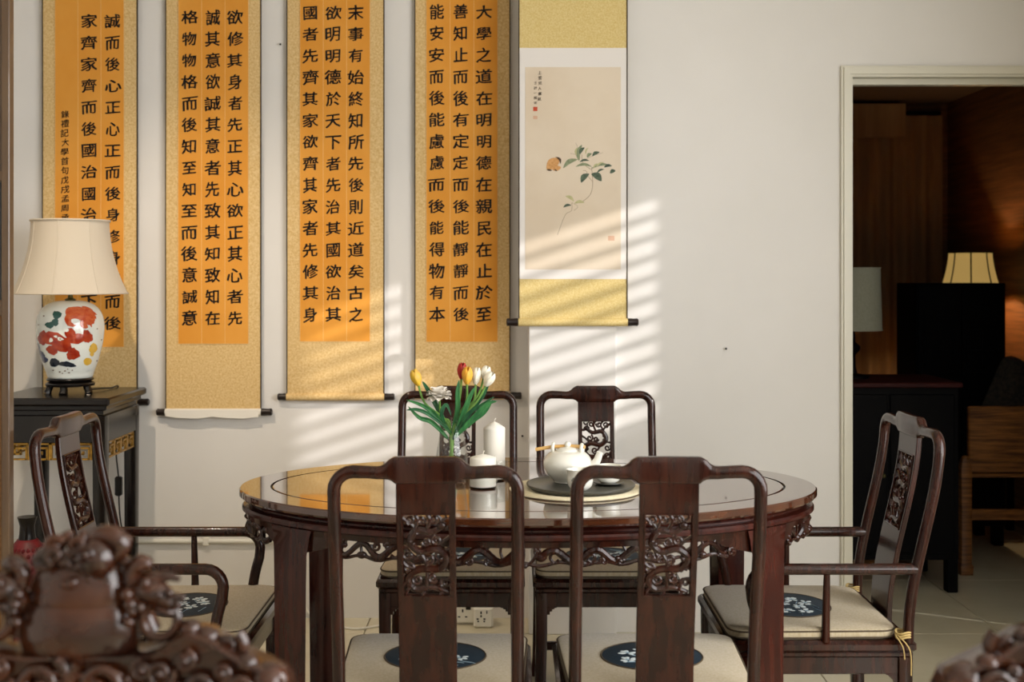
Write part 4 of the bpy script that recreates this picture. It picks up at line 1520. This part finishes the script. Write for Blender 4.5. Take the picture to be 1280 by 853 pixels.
# curtain with pelmet
cu_ = thing('curtain', 'long brown curtain closing the end of the dark room', 'curtain', (0, 0, 0))
n, fr_, bk = 150, [], []
x0_, x1_ = 1.02, 2.66
rr = []
for i in range(n + 1):
    x = x0_ + (x1_ - x0_) * i / n
    y = RY1 - .07 + .018 * math.sin(i * .62) + .008 * math.sin(i * .21)
    rr.append([(x, y, .02), (x, y, 2.34), (x, y + .006, 2.34), (x, y + .006, .02)])
MB().rings(rr).build('curtain_cloth', M_CURT, cu_, 60)
MB().box(x0_, 2.42, RY1 - .13, RY1 - .10, 2.20, 2.41, .004).build('pelmet', M_CURT, cu_)
MB().tube([(x0_, RY1 - .05, 2.36), (x1_, RY1 - .05, 2.36)], .012, 8).build('curtain_rod', M_DRK, cu_)

# red-topped chest
CY = 5.08
ch = thing('chest', 'black chest with a dark red top just inside the doorway', 'chest', (1.60, CY + .22, 0))
cx0, cx1, hz = -.30, .295, .895
MB().box(cx0 - .012, cx1 + .012, -.23, .22, hz - .022, hz, .004).build('chest_top', M_REDT, ch)
MB().box(cx0, cx1, -.21, .21, .14, hz - .020, .003).build('chest_body', M_DRK, ch)
for xa, xb in ((cx0 + .02, (cx0 + cx1) / 2 - .004), ((cx0 + cx1) / 2 + .004, cx1 - .02)):
    dd = MB().box(xa, xb, -.218, -.208, .17, hz - .05, .003).build('chest_door', M_DRK, ch)
    MB().ball(((xb - .02) if xa < -.1 else (xa + .02), -.224, .50), .010, 10, 7).build('door_knob', M_BRASS, dd)
for sx in (cx0 + .025, cx1 - .025):
    for sy in (-.185, .185):
        MB().box(sx - .024, sx + .024, sy - .024, sy + .024, 0, .145, .004).build('leg', M_DRK, ch)

# grey drum lamp on the chest
M_GSH = mat('grey_linen_shade', C('#8f8f80'), 0.9, C('#868676'), (120, 120, 120))
gl = thing('drum_lamp', 'unlit lamp with grey linen drum shade on the black chest', 'lamp', (1.512, 5.32, hz))
MB().lathe([(.07, 0), (.07, .012), (.02, .02), (.012, .05), (.010, .10), (.030, .125), (.032, .14), (.010, .16), (.006, .30)], 24).build('lamp_base', M_DRK, gl, 50)
MB().lathe([(.125, .213), (.117, .487)], 48, cap0=False, cap1=False).build('lamp_shade', M_GSH, gl, 60)
rim = MB()
for r_, zz in ((.125, .213), (.117, .487)):
    rim.tube([(r_ * math.cos(TAU * i / 48), r_ * math.sin(TAU * i / 48), zz) for i in range(48)], .003, 6, close=True)
rim.build('shade_binding', M_GSH, gl)

# tall black cabinet
BY = 5.98
bc = thing('tall_cabinet', 'tall plain black cabinet in front of the lit lamp', 'cabinet', (0, BY, 0))
bx0, bx1, bz = PX(1145, BY), PX(1257, BY), PZ(354, BY)
MB().box(bx0, bx1, 0, .30, .10, bz, .003).build('cabinet_body', M_DRK, bc)
bm = (bx0 + bx1) / 2
for xa, xb in ((bx0 + .008, bm - .002), (bm + .002, bx1 - .008)):
    dd = MB().box(xa, xb, -.012, .001, .14, bz - .012, .002).build('cabinet_door', M_DRK, bc)
    lt = MB()
    for i in range(3):
        lt.box(xa + .03 + i * .07, xa + .04 + i * .07, -.017, -.011, .75, 1.08)
    for zz in (.75, .86, .97, 1.075):
        lt.box(xa + .03, xb - .03, -.016, -.011, zz, zz + .008)
    lt.build('door_lattice', M_DRK, dd, 0)
for sx in (bx0 + .03, bx1 - .03):
    for sy in (.03, .27):
        MB().box(sx - .025, sx + .025, sy - .025, sy + .025, 0, .105, .003).build('leg', M_DRK, bc)

# lit lamp on a small console behind the cabinet
LY2 = 6.52
con = thing('console_table', 'small dark console holding the lit lamp, against the panelling', 'table', (2.49, LY2, 0))
MB().box(-.18, .18, -.18, .18, .82, .85, .004).build('table_top', M_DRK, con)
for sx in (-1, 1):
    for sy in (-1, 1):
        MB().box(sx * .15 - .02, sx * .15 + .02, sy * .15 - .02, sy * .15 + .02, 0, .825, .003).build('leg', M_DRK, con)
M_LITSH = mat('lit_amber_shade', C('#d9b878'), 0.9, emit=C('#e0b768'), estr=0.42)
ll = thing('lit_lamp', 'glowing amber lamp with dark-ribbed shade above the black cabinet', 'lamp', (2.49, LY2, .85))
MB().lathe([(.07, 0), (.07, .015), (.03, .03), (.05, .12), (.055, .20), (.03, .28), (.012, .31), (.008, .44)], 28).build('lamp_base', M_DRK, ll, 50)
zz0, zz1 = PZ(366, LY2) - .85, PZ(316, LY2) - .85
pf = lambda t: .160 + (.112 - .160) * (1 - (1 - t) ** 1.6)
s_ = MB().lathe([(pf(i / 10), zz0 + (zz1 - zz0) * i / 10) for i in range(11)], 48, cap0=False, cap1=False).build('lamp_shade', M_LITSH, ll, 60)
rb = MB()
for k_ in range(8):
    a = TAU * k_ / 8 + .45
    rb.tube([(pf(t) * math.cos(a), pf(t) * math.sin(a), zz0 + (zz1 - zz0) * t) for t in [i / 10 for i in range(11)]], .004, 6)
for t in (0, 1):
    rb.tube([((pf(t) + .001) * math.cos(TAU * i / 48), (pf(t) + .001) * math.sin(TAU * i / 48), zz0 + (zz1 - zz0) * t) for i in range(48)], .004, 6, close=True)
rb.build('shade_rib', M_DRK, s_)
lamp('lit_lamp_bulb', 'POINT', (2.49, LY2, .85 + (zz0 + zz1) / 2 - .02), 11.0, (1.0, 0.70, 0.38), shadow_soft_size=.02)

# honey-coloured bench beside the chest
HY = 5.42
hb = thing('wooden_bench', 'honey-brown wooden bench with a solid back board beside the chest', 'bench', (0, HY, 0))
hx0, hx1 = PX(1200, HY), 2.62
X_ = hx0
MB().box(hx0 + .035, hx1, -.016, .016, PZ(575, HY), PZ(508, HY), .006).build('back_board', M_HONEY, hb)
MB().box(hx0 + .02, hx1, -.022, .022, PZ(590, HY), PZ(574, HY), .004).build('rail', M_HONEY, hb)
MB().box(hx0 + .02, hx1, -.014, .014, PZ(650, HY), PZ(637, HY), .003).build('rail', M_HONEY, hb)
MB().box(hx0 + .02, hx1, 0, .38, PZ(592, HY) - .02, PZ(592, HY), .004).build('seat', M_HONEY, hb)
for sx in (hx0 + .022, hx1 - .03):
    for sy in (-.002, .36):
        l = MB()
        rings = []
        for z, q_ in ((0, .028), (.04, .03), (.05, .024), (.42, .024), (.47, .026), (.52, .018)):
            rings.append([(sx + u, sy + v, z) for u, v in rrect(-q_, q_, -q_, q_, .005, 2)])
        l.rings(rings)
        l.build('leg', M_HONEY, hb)
        l2 = MB().ball((sx, sy, .515), (.02, .02, .022), 10, 7)
        l2.build('post_knob', M_HONEY, hb)
M_PIL = mat('dark_patterned_fabric', C('#14110e'), 0.9, C('#2e261e'), (60, 60, 60))
pl = MB()
rr = []
for t, q_ in ((-.06, .5), (-.045, .85), (0, 1.0), (.045, .85), (.06, .5)):
    rr.append([(u * q_, t, v * q_) for u, v in rrect(-.2, .2, -.2, .2, .06, 4)])
pl.rings(rr)
po = pl.build('cushion', M_PIL, None, 60)
po.location = (2.41, HY + .20, .48 + .245)
po.rotation_euler = (math.radians(-12), math.radians(28), 0)
tag(po, 'dark patterned cushion propped on the honey-brown bench', 'cushion')

# ------------------------------------------------------------------ carved armchairs in the foreground
FY = 1.36
fs_ = FPX / FY


def make_throne(root):
    """origin at the floor under the middle of the back"""
    FX = lambda p: (p - 101) / fs_
    FZ = lambda p: CAMZ - (p - HOR) / fs_
    # pillow-shaped crest block in two swelling tiers
    b1 = MB()
    b1.lathe([(.040, FZ(826)), (.060, FZ(818)), (.0665, FZ(806)), (.0690, FZ(790)), (.0670, FZ(772)), (.0635, FZ(757)), (.0600, FZ(752))], 44, (0, 0, 0), 1.0, .52)
    b1.lathe([(.0560, FZ(756)), (.0580, FZ(750)), (.0565, FZ(735)), (.0520, FZ(718)), (.0470, FZ(704)), (.036, FZ(694)), (.015, FZ(690))], 44, (0, 0, 0), 1.0, .52)
    b1.build('crest_block', M_CARVE, root, 50)
    rnd = random.Random(21)
    # crown carving: coiled beasts over the crest
    cc = MB()
    for i in range(44):
        u = rnd.uniform(62, 158)
        v = rnd.uniform(676, 724)
        v = max(v, 668 + abs(u - 112) * .18)
        r = rnd.uniform(.0055, .0105)
        cc.ball((FX(u), rnd.uniform(-.030, .014), FZ(v)), (r * rnd.uniform(.9, 1.6), r, r * rnd.uniform(.7, 1.1)), 9, 6, Matrix.Rotation(rnd.uniform(-.8, .8), 3, 'Y'))
    for i in range(9):
        u, v = rnd.uniform(62, 150), rnd.uniform(672, 715)
        cc.spiral((FX(u), -.03 + rnd.uniform(-.006, .006), FZ(v)), rnd.uniform(.009, .014), 1.2, .0042, rnd.choice((-1, 1)), rnd.uniform(0, TAU), 7, 14)
    cc.ball((FX(131), -.022, FZ(692)), (.020, .020, .023), 14, 9)
    cc.ball((FX(122), -.040, FZ(684)), (.0055, .0045, .0055), 9, 6)
    cc.spiral((FX(122), -.039, FZ(684)), .0085, 1.0, .0022, 1, 0, 6, 14, inner=.9)
    hook = smooth_path([(FX(118), -.016, FZ(670)), (FX(132), -.018, FZ(664)), (FX(150), -.020, FZ(666)), (FX(160), -.020, FZ(678)), (FX(152), -.022, FZ(692))], 5)
    cc.tube(hook, lerp_list([.007, .010, .012, .010, .006], len(hook)), 9)
    for (a, b_, c_) in (((70, 690), (90, 668), (98, 662)), ((78, 702), (60, 690), (58, 682)), ((100, 684), (112, 668), (108, 660))):
        pp = smooth_path([(FX(p[0]), -.018, FZ(p[1])) for p in (a, b_, c_)], 4)
        cc.tube(pp, lerp_list([.008, .007, .003], len(pp)), 8)
    cc.build('crown_carving', M_CARVE, root, 60)
    # a dragon curling out on either side
    for s in (1, -1):
        d = MB()

        def Q(u, v, y=-.01):
            return (s * FX(u), y, FZ(v))
        nk = smooth_path([Q(176, 792, .01), Q(172, 766, .005), Q(176, 745), Q(188, 730), Q(206, 728)], 5)
        d.tube(nk, lerp_list([.020, .016, .015, .016, .014], len(nk)), 10)
        d.ball(Q(196, 736, -.014), (.024, .017, .015), 12, 8, Matrix.Rotation(s * .35, 3, 'Y'))
        d.ball(Q(214, 746, -.016), (.016, .012, .009), 10, 7, Matrix.Rotation(s * .5, 3, 'Y'))
        d.ball(Q(224, 744, -.016), (.009, .008, .007), 9, 6)
        d.ball(Q(210, 758, -.014), (.015, .010, .006), 10, 6, Matrix.Rotation(s * .3, 3, 'Y'))
        hn_ = smooth_path([Q(172, 730), Q(170, 712), Q(180, 702), Q(192, 704)], 5)
        d.tube(hn_, lerp_list([.010, .010, .011, .006], len(hn_)), 9)
        h2 = smooth_path([Q(200, 724), Q(212, 718), Q(228, 722)], 4)
        d.tube(h2, lerp_list([.007, .006, .003], len(h2)), 8)
        for (u, v, r) in ((172, 748, .008), (174, 756, .007), (184, 752, .007), (168, 736, .008), (190, 722, .006), (206, 736, .0055), (220, 734, .005), (230, 748, .005), (236, 740, .004), (170, 770, .007)):
            d.ball(Q(u, v, -.026), r, 9, 6)
        # the ring held below the jaw
        d.tube([(s * FX(204) + .0195 * math.cos(TAU * i / 24), -.012, FZ(771) + .0205 * math.sin(TAU * i / 24)) for i in range(24)], .0058, 9, close=True)
        d.build('dragon_head', M_CARVE, root, 60)
    # swelling top rail with scrolls at its ends
    prof = [(0, 812), (60, 812), (100, 808), (124, 790), (140, 782), (165, 788), (182, 798), (205, 812), (235, 826), (258, 838), (268, 860), (262, 900), (240, 930), (0, 930)]
    r_ = MB()
    pts2 = []
    for du, v in prof: pts2.append((du, v))
    right = [(101 + du, v) for du, v in pts2]
    left = [(101 - du, v) for du, v in reversed(pts2) if du > 0]
    outl = right + left
    rings = []
    for y, sh in ((-.026, .90), (-.032, .94), (-.030, 1.0), (.020, 1.0), (.026, .95)):
        rings.append([((FX(u)) * (1 - (1 - sh) * .4), y, FZ(v) - (1 - sh) * .05) for u, v in outl])
    r_.rings(rings)
    tr_ = r_.build('top_rail', M_CARVE, root, 40)
    sp_ = MB()
    rnd = random.Random(8)
    for s in (1, -1):
        for (du, v, r, t_) in ((35, 845, .034, .007), (-12, 850, .020, .005), (110, 830, .016, .0045), (88, 826, .012, .004), (140, 815, .012, .004), (160, 848, .020, .0065), (205, 850, .020, .006),
                               (70, 858, .020, .006), (128, 862, .018, .005), (185, 830, .010, .004)):
            sp_.spiral((s * du / fs_, -.034, FZ(v)), r, 1.6, t_, s * rnd.choice((1, 1, -1)), rnd.uniform(0, TAU), 8, 26)
            sp_.ball((s * du / fs_, -.036, FZ(v)), t_ * 1.3, 8, 6)
        for i in range(14):
            sp_.ball((s * rnd.uniform(5, 225) / fs_, -.034, FZ(rnd.uniform(828, 870))), (rnd.uniform(.005, .009), .005, rnd.uniform(.004, .007)), 8, 5)
    sp_.build('relief_scroll', M_CARVE, tr_, 60)
    for s in (1, -1):
        k_ = MB()
        k_.spiral((s * 187 / fs_, -.010, FZ(806)), .018, 1.35, .0085, -s, PI / 2 - s * .6, 10, 26, r1=.006)
        k_.ball((s * 238 / fs_, -.012, FZ(846)), (.024, .026, .022), 14, 9)
        k_.ball((s * 212 / fs_, -.020, FZ(822)), (.014, .014, .012), 10, 7)
        k_.ball((s * 160 / fs_, -.012, FZ(792)), (.016, .014, .012), 10, 7)
        k_.ball((s * 140 / fs_, -.012, FZ(782)), (.013, .013, .011), 10, 7)
        k_.build('scroll_knob', M_CARVE, root, 60)
    # the rest of the chair: posts, back panel, seat, arms, legs (mostly out of frame)
    zr = FZ(920)
    for s in (1, -1):
        MB().box(s * .215 - .022, s * .215 + .022, -.024, .024, 0, zr + .01, .006).build('back_post', M_CARVE, root)
        MB().box(s * .215 - .020, s * .215 + .020, -.50, -.455, 0, .62, .006).build('front_leg', M_CARVE, root)
        ar = smooth_path([(s * .215, -.01, .68), (s * .225, -.25, .67), (s * .23, -.46, .64), (s * .23, -.53, .61)], 5)
        MB().tube(ar, .024, 10).build('armrest', M_CARVE, root)
    MB().box(-.20, .20, -.014, .014, .46, zr + .01, .004).build('back_panel', M_CARVE, root)
    MB().box(-.245, .245, -.52, .02, .40, .45, .010).build('seat', M_CARVE, root)
    return root


th = make_throne(thing('carved_armchair', 'heavily carved brown armchair crest with dragon heads, beside the screen', 'chair',
                       (PX(101, FY), FY, 0), 0, 'carved dragon armchairs in the foreground'))
copy_tree(th, None, (PX(1438, FY), FY, .0), 0, 'heavily carved brown armchair in front of the doorway')
